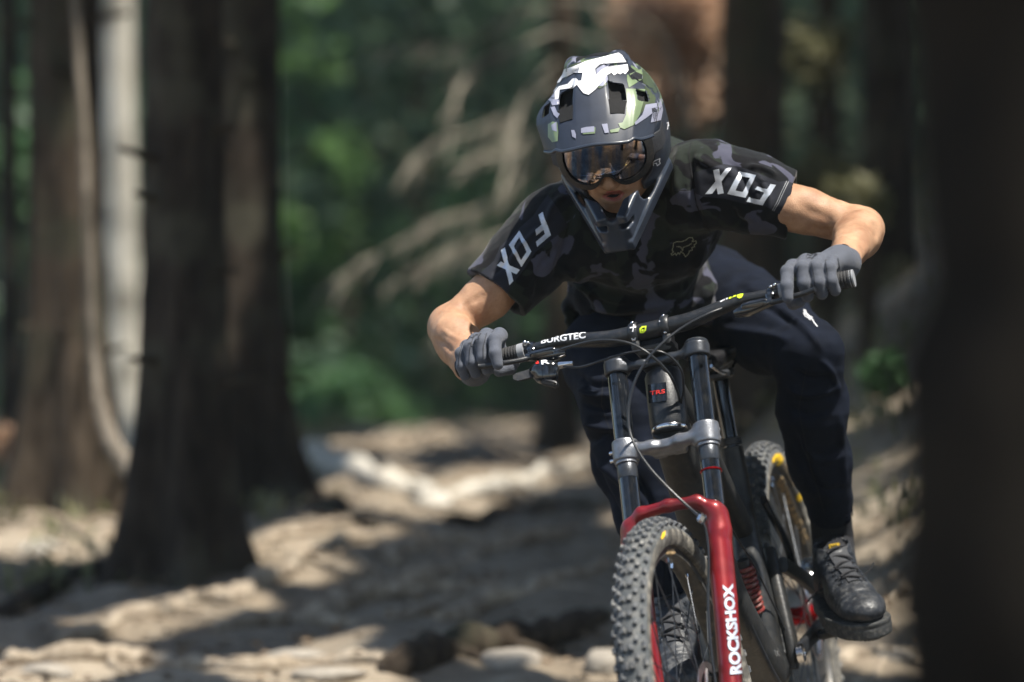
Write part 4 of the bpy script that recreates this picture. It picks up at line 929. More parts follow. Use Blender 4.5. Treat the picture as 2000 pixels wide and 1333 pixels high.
bg = lay_polys('badge', [[(1266, 752), (1301, 747), (1303, 783), (1268, 788)]], bv, M_gloss, hto, off=.0012)
lay_text('badge_print', 'TRS', [(1271, 773), (1299, 769), (1299, 761), (1271, 765)], bv, M_redprint, hto, off=.002, offset=.02)
bv = bvh_of([sh_])
lay_text('letter_print', 'R', [(1058, 713), (1074, 711), (1073, 703), (1057, 705)], bv, M_white, sh_, step=3, offset=.02)
lay_polys('dot_print', [[(1046, 706), (1052, 706), (1053, 711), (1047, 712)]], bv, M_redprint, sh_, step=3)

tyr = [o for o in bpy.data.objects if o.name.startswith(('tyre', 'sidewall')) and o.parent == rearw]; bv = bvh_of(tyr+[rearw])
Z6 = lambda a: zoomed(a, 1500, 870, 6.06)
lay_polys('yellow_label', [Z6([(50, 225), (48, 160), (80, 110), (125, 98), (170, 115), (180, 160), (165, 215), (120, 245), (70, 235)])], bv, M_yellow, rearw, step=3)
lay_polys('yellow_label', [Z6([(335, 605), (375, 565), (400, 530), (418, 570), (405, 630), (372, 675), (345, 650)])], bv, M_yellow, rearw, step=3)
lay_text('tyre_print', 'KRYPTOTAL', [Z6([(160, 240)])[0], Z6([(310, 490)])[0], Z6([(355, 455)])[0], Z6([(190, 195)])[0]], bv, M_tanprint, rearw, step=3, offset=.02)
lay_text('rim_print', 'EASTBOUND HC', [Z6([(105, 450)])[0], Z6([(425, 1170)])[0], Z6([(490, 1130)])[0], Z6([(165, 345)])[0]], bv, M_tanprint, rearw, step=3, offset=.035)
tyf = [o for o in bpy.data.objects if o.name.startswith(('tyre', 'sidewall', 'wheel')) and (o.parent == frontw or o == frontw)]; bv = bvh_of(tyf)
lay_polys('yellow_label', [[(1290, 1052), (1293, 1042), (1299, 1037), (1298, 1047), (1293, 1054)]], bv, M_yellow, frontw, step=3)
lay_polys('tan_label', [[(1300, 1082), (1302, 1074), (1316, 1072), (1319, 1080), (1310, 1086)]], bv, M_tanprint, frontw, step=3)
# ------------------------------------------------------------------ the rider
def rotm(ax, a):
    return np.array(Matrix.Rotation(a, 3, ax))
HM = rotm('Y', math.radians(-8))@rotm('Z', math.radians(-10))@rotm('X', math.radians(28))
HC = P(1187, 258, 7.93)
def HW(v): return np.asarray(v, float)@HM.T+HC
def toH(p): return (p-HC.astype(np.float32))@HM.astype(np.float32)

def skin_mat():
    m, n, l, b = new_mat('tanned skin'); c = coords(n, l)
    nz = n.new('ShaderNodeTexNoise'); nz.inputs['Scale'].default_value = 18; nz.inputs['Detail'].default_value = 8; nz.inputs['Roughness'].default_value = .65; l.new(c, nz.inputs[0])
    cr_ = n.new('ShaderNodeValToRGB'); cr_.color_ramp.elements[0].position = .3; cr_.color_ramp.elements[0].color = (.28, .145, .083, 1); cr_.color_ramp.elements[1].position = .7; cr_.color_ramp.elements[1].color = (.52, .315, .195, 1)
    l.new(nz.outputs['Fac'], cr_.inputs[0]); vo = n.new('ShaderNodeTexVoronoi'); vo.inputs['Scale'].default_value = 420; l.new(c, vo.inputs[0])
    fr = n.new('ShaderNodeTexNoise'); fr.inputs['Scale'].default_value = 260; l.new(c, fr.inputs[0]); r = n.new('ShaderNodeMapRange'); r.inputs['From Min'].default_value = .66; r.inputs['From Max'].default_value = .72; r.inputs['To Max'].default_value = .45; l.new(fr.outputs['Fac'], r.inputs[0])
    mx = n.new('ShaderNodeMix'); mx.data_type = 'RGBA'; l.new(r.outputs[0], mx.inputs['Factor']); l.new(cr_.outputs[0], mx.inputs['A']); mx.inputs['B'].default_value = (.2, .08, .04, 1); l.new(mx.outputs['Result'], b.inputs['Base Color'])
    bp = n.new('ShaderNodeBump'); bp.inputs['Strength'].default_value = .35; bp.inputs['Distance'].default_value = .0012; l.new(vo.outputs['Distance'], bp.inputs['Height']); l.new(bp.outputs[0], b.inputs['Normal'])
    b.inputs['Roughness'].default_value = .55; b.inputs['Specular IOR Level'].default_value = .35; b.inputs['Subsurface Weight'].default_value = .12; b.inputs['Subsurface Radius'].default_value = (1, .35, .2); b.inputs['Subsurface Scale'].default_value = .006; return m
M_skin = skin_mat()
M_lip = mat('lips', (.33, .10, .075), .45, 0, .1)
M_jersey = camo('camouflage jersey cloth', [(.0050, .0060, .0080), (.014, .019, .015), (.0022, .0022, .004), (.062, .064, .094)], 10.5, [.51, .55, .575], .85, spec=.15)
M_panel = mat('navy sleeve cloth', (.004, .0058, .014), .85, 0, .2, 60, .4, 900, sheen=.1)
M_trouser = mat('navy trouser cloth', (.0042, .0068, .0150), .85, 0, .25, 25, .5, 900, spec=.15)
M_glove = mat('grey glove knit', (.085, .095, .125), .75, 0, .2, 60, .9, 700, sheen=.15, col2=(.07, .078, .10))
M_gloved = mat('dark glove palm', (.02, .022, .028), .7, 0, .2, 60, .5, 500)
M_sock = mat('black rib sock', (.010, .010, .014), .9, 0, .2, 60, .9, 500, stretch=(6, 6, 1))
M_shoe = mat('black shoe leather', (.022, .025, .031), .42, 0, .4, 30, .5, 260, dust=.6, dustcol=(.13, .13, .13))
M_sole = mat('shoe sole rubber', (.05, .052, .052), .75, 0, .3, 40, .6, 200, dust=.7, dustcol=(.16, .15, .135))
M_lace = mat('black lace', (.010, .010, .013), .8, 0, .2, 200)
M_helmet = camo('camouflage helmet shell', [(.040, .048, .07), (.24, .25, .33), (.13, .18, .10), (.012, .014, .02)], 14, [.52, .54, .56], .38, False, .25, 2.0)
M_slate = mat('slate helmet paint', (.024, .031, .050), .5, 0, .15, 30, coat=.05)
M_guard = mat('dark slate chin guard', (.026, .034, .052), .36, 0, .2, 30, coat=.15, dust=.15, dustcol=(.06, .065, .075))
M_lilac = mat('lilac grey helmet paint', (.27, .28, .37), .38, 0, .08, 30, coat=.15)
M_green = mat('pale green helmet paint', (.17, .23, .13), .38, 0, .08, 30, coat=.15)
M_olive = mat('olive helmet paint', (.055, .075, .04), .4, 0, .1, 30, coat=.15)
M_void = mat('shade black', (.006, .006, .007), .9, 0, .2, 60)  # shade of the mouth and visor vents put into a flat black
M_bright = mat('white helmet paint', (.86, .86, .9), .35, 0, .03, 20, coat=.2)

# joints, as (seen x, seen y, distance)
SHL = P(1092, 440, 8.12); ELL_ = P(878, 638, 8.05); SHR = P(1385, 352, 8.06); ELR = P(1683, 447, 7.98)
def hand_pt(s, a, up, fw): return FK([bar_c(s*a)+np.array([0, up, fw])])[0]
WRL = hand_pt(-1, .385, .026, -.068); WRR = hand_pt(1, .362, .062, -.058)
KL = P(1580, 700, 8.16); KR = P(1212, 800, 8.12); ANL = P(1628, 1075, 8.40); ANR = P(1318, 1225, 8.14)
HPL = P(1395, 575, 8.58); HPR = P(1230, 600, 8.58)
def f_head(q):
    d = ell(q, (0, .0, .0), (.076, .094, .102)); d = smin(d, ell(q, (0, -.018, -.062), (.060, .070, .055)), .03)
    d = smin(d, ell(q, (0, -.066, -.098), (.028, .022, .020)), .02)                                            # chin
    d = smin(d, chain(q, [(0, -.086, .010), (0, -.103, -.022), (0, -.111, -.036)], [.009, .011, .0125], .006), .010)  # nose
    for s in (-1, 1):
        d = smin(d, ell(q, (s*.0125, -.100, -.040), (.009, .010, .008)), .006)
        d = smin(d, ell(q, (s*.045, -.066, -.028), (.024, .020, .018)), .016)
        d = smax(d, -ell(q, (s*.031, -.096, .004), (.017, .014, .011)), .010); d = smin(d, ell(q, (s*.031, -.078, .003), (.012, .012, .011)), .003)
        d = smin(d, ell(q, (s*.078, .008, -.012), (.010, .018, .030)), .006)
    d = smin(d, ell(q, (0, -.087, -.058), (.026, .010, .0065)), .008); d = smin(d, ell(q, (0, -.083, -.082), (.022, .011, .0085)), .008)
    return smax(d, -ell(q, (0, -.097, -.070), (.0175, .020, .0080)), .003)
def f_body(p):
    p = p.astype(np.float32); d = f_head(toH(p)+np.array([0, .006, .020], np.float32))
    nk = HW([0, .05, -.10]); d = smin(d, cone(p, nk, P(1245, 380, 8.28), .058, .07), .03)
    for sh, el, wr, s in ((SHL, ELL_, WRL, -1), (SHR, ELR, WRR, 1)):
        fa = unit(wr-el); mid = el+fa*.075; up = unit(el-sh)
        bow = np.array([0, 0, -.012 if s < 0 else 0.]); d = smin(d, chain(p, [sh, sh+up*.10+bow, sh+up*.20+bow, el], [.050, .045, .042, .039], .02), .03)
        d = smin(d, ell(p, sh+up*.17+np.array([0, -.010, -.010]), (.036, .038, .036)), .02)
        d = smin(d, chain(p, [el, mid, el+fa*.17, wr], [.041, .045, .036, .028], .012), .016)
        d = smin(d, ell(p, el+fa*.05+np.array([s*.012, 0, .010]), (.034, .05, .032)), .02)
        d = smin(d, ell(p, el-fa*.012+up*.020, (.020, .022, .020)), .012)
    d = smin(d, ell(p, P(1240, 430, 8.22), (.15, .11, .12)), .04); d = smin(d, ell(p, P(1262, 540, 8.42), (.12, .10, .10)), .05)
    d = smin(d, ell(p, P(1300, 575, 8.60), (.13, .10, .10)), .04)
    d = smin(d, chain(p, [HPL, KL, KL*.35+ANL*.65, ANL, ANL+[.01, .0, -.04]], [.075, .038, .024, .020, .020], .02), .04)
    d = smin(d, chain(p, [HPR, KR, KR*.35+ANR*.65, ANR, ANR+[.0, 0, -.03]], [.075, .038, .024, .022, .022], .02), .04)
    return d
v, f = sdf_mesh(f_body, (-.30, 7.70, -.75), (.82, 8.75, .62), .005)
v = folds(v, f, [([(905, 590), (925, 622), (930, 655)], 7, -.006), ([(870, 610), (905, 625), (925, 640)], 9, .004), ([(845, 660), (868, 672), (884, 690)], 5, -.004), ([(860, 640), (880, 655), (900, 665)], 4, .003), ([(900, 600), (930, 585), (950, 575)], 6, -.003),
                 ([(1612, 440), (1622, 465), (1618, 490)], 7, -.006), ([(1650, 440), (1665, 480), (1660, 510)], 8, -.003), ([(1680, 435), (1694, 470), (1684, 505)], 7, .003),
                 ([(1560, 405), (1600, 420), (1628, 440)], 9, -.003), ([(1700, 430), (1712, 450), (1708, 470)], 5, -.003), ([(1640, 470), (1655, 490), (1655, 512)], 4, .003), ([(1690, 480), (1684, 500), (1670, 515)], 4, .0025), ([(1580, 440), (1605, 452), (1625, 455)], 6, -.004)])
v = v+vnormals(v, f)*(nfield(v, .05, 4)*.0012)[:, None]
person = mk('person', v, f, M_skin, None, loc=W([0, 0, -.34])); tag(person, 'mountain bike rider in dark camouflage jersey crouched over the handlebar', 'person')
ORIG['person'] = ORIG[person.name]

mo = HW([0, -.096, -.089]); mq = pix(mo)
lay_polys('lips', [([tuple(mq+np.array(q)) for q in ((-22, 4), (-12, -7), (-3, -9), (3, -8), (12, -10), (22, -4), (14, 9), (2, 13), (-12, 11))], [tuple(mq+np.array(q)) for q in ((-14, 3), (-4, -1), (4, -1), (14, -2), (8, 4), (0, 6), (-8, 5))][::-1])], bvh_of([person]), M_lip, person, off=.0006, step=3)
lay_polys('open_mouth', [[tuple(mq+np.array(q)) for q in ((-14, 3), (-4, -1), (4, -1), (14, -2), (8, 4), (0, 6), (-8, 5))]], bvh_of([person]), M_void, person, off=.0008, step=3)  # black patch painted for the shade inside the mouth
# jersey
CFL = P(970, 573, 8.085); CFR = P(1546, 402, 8.04)
def f_jersey(p):
    p = p.astype(np.float32)
    d = ell(p, P(1245, 425, 8.20), (.175, .135, .145)); d = smin(d, ell(p, P(1250, 555, 8.36), (.150, .125, .13)), .05)
    d = smin(d, ell(p, P(1265, 360, 8.30), (.135, .13, .105)), .05)
    d = smin(d, ell(p, P(1262, 615, 8.44), (.155, .13, .075)), .04)
    d = smin(d, cone(p, P(1112, 600, 8.36), P(1120, 636, 8.36), .016, .012), .02)
    for sh, cf, s in ((SHL, CFL, -1), (SHR, CFR, 1)):
        ax = unit(cf-sh); e = chain(p, [sh, sh+(cf-sh)*.5, cf+ax*.03], [.083, .078, .070 if s < 0 else .066], .02)
        e = smin(e, ell(p, sh+np.array([-s*.04, .03, -.02]), (.09, .09, .085)), .04)
        d = smin(d, e, .035)
    for sh, cf, s in ((SHL, CFL, -1), (SHR, CFR, 1)):
        ax = unit(cf-sh); ax = unit(ax+np.array([.02, -.0, -.10]) if s < 0 else ax+np.array([.1, 0, .12])); pl = plane(p, cf, ax); near = length(p-cf.astype(np.float32))-.14
        d = np.where(near < 0, np.maximum(d, pl), d); inner = cone(p, sh+(cf-sh)*.75, cf+unit(cf-sh)*.05, .052, .0625 if s < 0 else .0590)
        d = np.where((near < 0) & (pl > -.035), np.maximum(d, -inner), d)
    d = np.maximum(d, -(p[:, 2]+.012*np.sin(p[:, 0]*30)-P(0, 644, 8.3)[2])) if True else d
    return d
v, f = sdf_mesh(f_jersey, (-.14, 7.90, -.05), (.72, 8.62, .50), .0036)
n_ = vnormals(v, f); sl = np.clip(nfield(v*np.array([1, 1, 1.0]), .11, 11, 3), -1, 1)
v = v+n_*(sl*.0035)[:, None]
J = [([(1110, 440), (1100, 500), (1085, 545)], 9, -.009), ([(1085, 520), (1130, 545), (1170, 590), (1215, 610)], 8, .010), ([(1085, 540), (1125, 570), (1160, 612), (1190, 628)], 6, -.008),
     ([(1090, 545), (1140, 558), (1195, 585), (1240, 590)], 6, .007), ([(1130, 600), (1190, 605), (1260, 600), (1320, 590)], 8, .006), ([(1140, 618), (1220, 622), (1300, 612)], 6, -.006),
     ([(1430, 450), (1420, 510), (1390, 560), (1370, 600)], 9, .010), ([(1445, 470), (1440, 520), (1410, 570)], 6, -.008), ([(1400, 440), (1395, 500), (1365, 560), (1350, 590)], 8, -.007), ([(1380, 470), (1350, 540), (1320, 580)], 7, .006),
     ([(1352, 290), (1350, 340), (1358, 400), (1380, 460)], 7, -.008), ([(1330, 280), (1322, 340), (1325, 400)], 8, .006), ([(1345, 300), (1400, 330), (1440, 340)], 8, .005),
     ([(1060, 440), (1020, 480), (985, 520)], 6, .005), ([(1100, 470), (1060, 520), (1040, 575)], 7, -.006), ([(1075, 500), (1050, 540), (1030, 590)], 6, .005), ([(1010, 470), (990, 510), (960, 540)], 5, -.004),
     ([(1420, 310), (1450, 345), (1470, 400), (1480, 440)], 7, -.005), ([(1455, 325), (1490, 330), (1520, 345)], 5, .005), ([(1470, 330), (1500, 380), (1500, 430)], 6, .004), ([(1430, 400), (1440, 430), (1470, 445)], 7, -.006),
     ([(1200, 470), (1210, 530), (1240, 580)], 12, .006), ([(1290, 460), (1280, 530), (1290, 580)], 12, -.006), ([(1105, 380), (1080, 405), (1065, 440)], 7, .006), ([(1120, 400), (1110, 450), (1115, 500)], 8, -.006),
     ([(1100, 600), (1112, 618), (1108, 636)], 5, .008), ([(1120, 606), (1130, 622), (1150, 640)], 5, -.006)]
v = folds(v, f, [(a_[0], a_[1], a_[2]*1.35) for a_ in J])
jersey = mk('jersey', v, f, M_jersey, person); bvj = bvh_of([jersey])
def zr(a): return zoomed(a, 1300, 240, 2.898)
def zl(a): return zoomed(a, 800, 300, 2.666)
lay_polys('sleeve_panel', [zr([(160, 285), (230, 262), (330, 235), (420, 250), (520, 285), (640, 335), (690, 330), (750, 360), (655, 525), (560, 470), (450, 460), (330, 430), (215, 420), (170, 400)])], bvj, M_panel, jersey, off=.0006, step=5)
lay_polys('sleeve_panel', [zl([(720, 215), (775, 290), (826, 380), (745, 445), (655, 515), (600, 600), (520, 700), (500, 800), (330, 668), (352, 640), (440, 560), (470, 490), (560, 400), (640, 330)])], bvj, M_panel, jersey, off=.0006, step=5)
sleeve_r = [zr(a) for a in ([(270, 268), (302, 262), (330, 400), (296, 405)], [(338, 264), (372, 258), (264, 402), (224, 404)],
            [(592, 348), (624, 353), (550, 467), (518, 459)], [(548, 467), (456, 447), (470, 422), (564, 444)], [(505, 378), (518, 362), (590, 382), (576, 402)])]
sleeve_r.append((zr([(418, 276), (512, 298), (452, 425), (350, 403)]), zr([(432, 303), (396, 384), (436, 393), (478, 314)])))
lay_polys('letter_print', sleeve_r, bvj, M_silver, jersey, off=.0016, step=4)
sleeve_l = [zl(a) for a in ([(672, 322), (694, 306), (736, 426), (712, 446)], [(736, 426), (664, 488), (658, 462), (722, 404)], [(706, 356), (716, 384), (658, 428), (654, 402)],
            [(478, 505), (498, 492), (540, 665), (520, 686)], [(456, 585), (476, 564), (574, 606), (556, 630)])]
sleeve_l.append((zl([(572, 404), (634, 512), (582, 592), (518, 478)]), zl([(572, 438), (544, 484), (580, 556), (609, 514)])))
lay_polys('letter_print', sleeve_l, bvj, M_silver, jersey, off=.0016, step=4)
# cuff seams
lay_polys('cuff_stitching', stroke(zr([(695, 335), (665, 400), (640, 455), (612, 500)]), 1.0)+stroke(zr([(684, 332), (655, 395), (630, 450), (603, 496)]), 1.0), bvj, M_greyprint, jersey, step=4)
lay_polys('cuff_stitching', stroke(zl([(360, 634), (420, 690), (490, 745), (520, 768)]), 1.0)+stroke(zl([(364, 626), (425, 682), (495, 738), (525, 760)]), 1.0), bvj, M_greyprint, jersey, step=4)
# head emblem on the chest
M_chest = mat('olive outline print', (.34, .34, .24), .6, 0, .1)
lay_polys('chest_emblem', stroke(zr([(38, 750), (30, 742), (44, 730), (36, 722), (42, 700), (44, 680), (62, 672), (90, 672), (112, 664), (130, 650), (150, 648), (156, 662), (148, 672), (172, 668), (172, 682), (160, 690), (164, 700), (148, 706), (150, 720), (134, 724), (128, 742), (112, 758), (100, 738), (86, 728), (78, 744), (70, 734), (60, 750), (54, 738), (38, 750)]), 1.3)+stroke(zr([(62, 700), (84, 702), (96, 724), (98, 704), (128, 694), (146, 682)]), 1.2), bvj, M_chest, jersey, step=3)
# shoulder seams in darker cloth
M_seam = mat('dark seam', (.006, .006, .008), .9, 0, .1)
lay_polys('seam', stroke([(1352, 272), (1345, 300), (1352, 345), (1360, 400), (1378, 440), (1400, 470)], 2.0), bvj, M_seam, jersey, step=4)
lay_polys('seam', stroke([(1318, 372), (1350, 372)], 2), bvj, M_seam, jersey, step=4)

# trousers
def f_tr(p):
    p = p.astype(np.float32)
    d = ell(p, P(1310, 590, 8.60), (.165, .125, .12))
    d = smin(d, chain(p, [HPL, P(1500, 640, 8.36), P(1578, 690, 8.17), P(1588, 800, 8.22), P(1601, 900, 8.29), P(1624, 1012, 8.37)], [.098, .088, .064, .067, .060, .044], .03), .04)
    d = smin(d, ell(p, P(1600, 720, 8.17), (.036, .04, .07)), .03)
    d = smin(d, chain(p, [HPR, P(1195, 700, 8.33), P(1212, 800, 8.14), P(1232, 900, 8.13), P(1265, 1010, 8.13), P(1312, 1190, 8.14)], [.105, .098, .075, .072, .058, .046], .03), .05)
    for c, a in ((P(1627, 1008, 8.37), ANL-KL), (P(1310, 1185, 8.14), ANR-KR)):
        near = length(p-c.astype(np.float32))-.11; a = unit(a); pl = plane(p, c, a); r = .038
        d = np.where(near < 0, np.maximum(d, pl), d); d = np.where((near < 0) & (pl > -.03), np.maximum(d, -cone(p, c-a*.05, c+a*.05, r+.002, r+.002)), d)
    return d
v, f = sdf_mesh(f_tr, (-.02, 7.98, -.62), (.76, 8.80, .26), .0042)
n_ = vnormals(v, f); v = v+n_*(nfield(v*np.array([1, 1, 1.6]), .16, 21, 3)*.0045)[:, None]
Tf = [([(1470, 500), (1530, 545), (1570, 600)], 10, .008), ([(1440, 560), (1500, 600), (1560, 640)], 9, -.007), ([(1400, 640), (1470, 650), (1550, 665)], 10, .008), ([(1520, 600), (1570, 640), (1610, 690)], 8, .006),
      ([(1545, 720), (1580, 740), (1630, 735)], 8, -.007), ([(1535, 755), (1580, 770), (1640, 755)], 9, .008), ([(1530, 790), (1575, 810), (1620, 800)], 8, -.006), ([(1600, 700), (1625, 730), (1640, 780)], 7, .006),
      ([(1545, 830), (1570, 900), (1600, 970)], 9, -.006), ([(1640, 800), (1645, 880), (1650, 960)], 8, .005), ([(1560, 860), (1600, 900), (1650, 890)], 8, .005), ([(1580, 940), (1620, 960), (1655, 950)], 7, -.005),
      ([(1120, 730), (1160, 750), (1200, 745)], 7, -.010), ([(1125, 760), (1160, 775), (1205, 772)], 7, .010), ([(1130, 785), (1170, 798), (1215, 800)], 7, -.010), ([(1138, 820), (1175, 835), (1230, 838)], 9, .012), ([(1140, 870), (1185, 850), (1240, 860)], 8, -.010),
      ([(1160, 900), (1200, 930), (1260, 990)], 9, .008), ([(1150, 880), (1185, 960), (1230, 1040)], 7, -.006), ([(1200, 900), (1260, 960), (1300, 1060)], 8, -.006), ([(1240, 1030), (1290, 1090), (1300, 1160)], 8, .006)]
v = folds(v, f, [(a_[0], a_[1]*.85, a_[2]*1.3) for a_ in Tf]); trousers = mk('trousers', v, f, M_trouser, person); bvt = bvh_of([trousers])
lay_polys('thigh_emblem', stroke(zr([(782, 1060), (792, 1085), (810, 1100), (828, 1112), (842, 1135), (858, 1154)]), 1.6)+stroke(zr([(790, 1062), (798, 1082), (816, 1098), (830, 1104)]), 1.4)+stroke(zr([(780, 1075), (788, 1095), (806, 1106), (820, 1118)]), 1.3), bvt, M_white, trousers, step=3)
lay_polys('seam', stroke([(1575, 720), (1560, 800), (1580, 900), (1610, 1000)], 1.6), bvt, M_seam, trousers, step=6)
lay_polys('seam', stroke([(1180, 700), (1175, 790), (1210, 900), (1250, 1010)], 1.6), bvt, M_seam, trousers, step=6)

# gloves; built in fork coordinates round the grip, fingers curled over it
def glove(s, sh, wa, wu, wf):
    # along the bar, then (up, forward) joints
    fing = [(.286, .280, [(.040, .010), (.016, .047), (-.016, .058), (-.038, .054)], [.0145, .0130, .0118, .0105]),
            (.312, .311, [(.046, .010), (.018, .047), (-.012, .045), (-.030, .028)], [.0150, .0134, .0126, .0115]),
            (.336, .337, [(.044, .006), (.016, .043), (-.013, .041), (-.029, .023)], [.0148, .0132, .0124, .0113]),
            (.358, .361, [(.038, .000), (.012, .034), (-.013, .034), (-.026, .018)], [.0140, .0122, .0114, .0104])]
    b = lambda a, up, fw: bar_c(s*(a+sh))+np.array([0, up, fw])
    def fn(p):
        p = p.astype(np.float32); d = None; wr = bar_c(s*wa)+np.array([0, wu, wf+.006]); wr2 = bar_c(s*(wa+.006))+np.array([0, wu+.004*(wu > .05), wf-.018])
        for a0, a1, js, rr in fing:
            k = b(a0, *js[0]); e = cone(p, k, bar_c(s*(wa-.014+(a0-.322)*.55))+np.array([0, wu*.8+.008, wf*.72]), .0145, .020); d = e if d is None else smin(d, e, .012)
        d = smin(d, ell(p, b(.325, .024, -.02), (.040, .020, .034)), .014); d = smin(d, chain(p, [wr, wr2], [.0315, .0315], .01), .02)
        for i, (a0, a1, js, rr) in enumerate(fing):
            q = [b(a0+(a1-a0)*t/3, *js[t]) for t in range(4)]; e = chain(p, q, rr, .004); e = smin(e, ell(p, q[0]+np.array([0, .004, 0]), (.0125, .0125, .0125)), .006); e = smin(e, ell(p, q[1]+np.array([0, .002, .002]), (.0118, .012, .0115)), .004)
            d = smin(d, e, .0035)
        th = chain(p, [b(.300, .018, -.040), b(.278, -.002, -.024), b(.276, -.024, -.002), b(.292, -.034, .016)], [.019, .015, .0128, .0108], .006)
        d = smin(d, th, .006)
        d = smax(d, -cone(p, bar_c(s*.2), bar_c(s*.5), .0150, .0150), .002)
        wv = wr2; ax = unit(wr2-wr); return np.maximum(d, plane(p, wv, ax)) if True else d
    lo = np.minimum(b(.26, 0, 0), b(.41, 0, 0))-[.03, .08, .13]; hi = np.maximum(b(.26, 0, 0), b(.41, 0, 0))+[.03, .12, .10]
    v, f = sdf_mesh(fn, lo, hi, .0020); v = FK(v); g = mk('glove', v, f, M_glove, person); return g
gl = glove(-1, .014, .385, .026, -.068); gr_ = glove(1, 0, .362, .062, -.058)
bvg = bvh_of([gl])
lay_polys('glove_emblem', stroke(zl([(300, 975), (312, 955), (330, 962), (345, 945), (372, 940), (358, 955), (362, 968), (345, 972), (340, 988), (326, 1000), (318, 985), (304, 992)]), 1.3), bvg, M_gloved, gl, step=3)
bvg = bvh_of([gr_])
lay_polys('glove_emblem', stroke(zr([(795, 762), (802, 745), (822, 752), (840, 742), (858, 745), (842, 756), (830, 768), (815, 762), (800, 768)]), 1.3), bvg, M_gloved, gr_, step=3)

for bvx, g_, sl_ in ((bvh_of([gl]), gl, [[(905, 668), (898, 690), (896, 715)], [(925, 655), (918, 680), (916, 712)], [(950, 652), (944, 676), (944, 700)]]), (bvh_of([gr_]), gr_, [[(1585, 515), (1590, 540), (1592, 565)], [(1612, 508), (1616, 535), (1618, 560)], [(1636, 505), (1640, 530), (1642, 552)], [(1560, 520), (1552, 545)]])):
    for pts in sl_: lay_polys('glove_seam', stroke(pts, 1.4), bvx, M_gloved, g_, step=3)
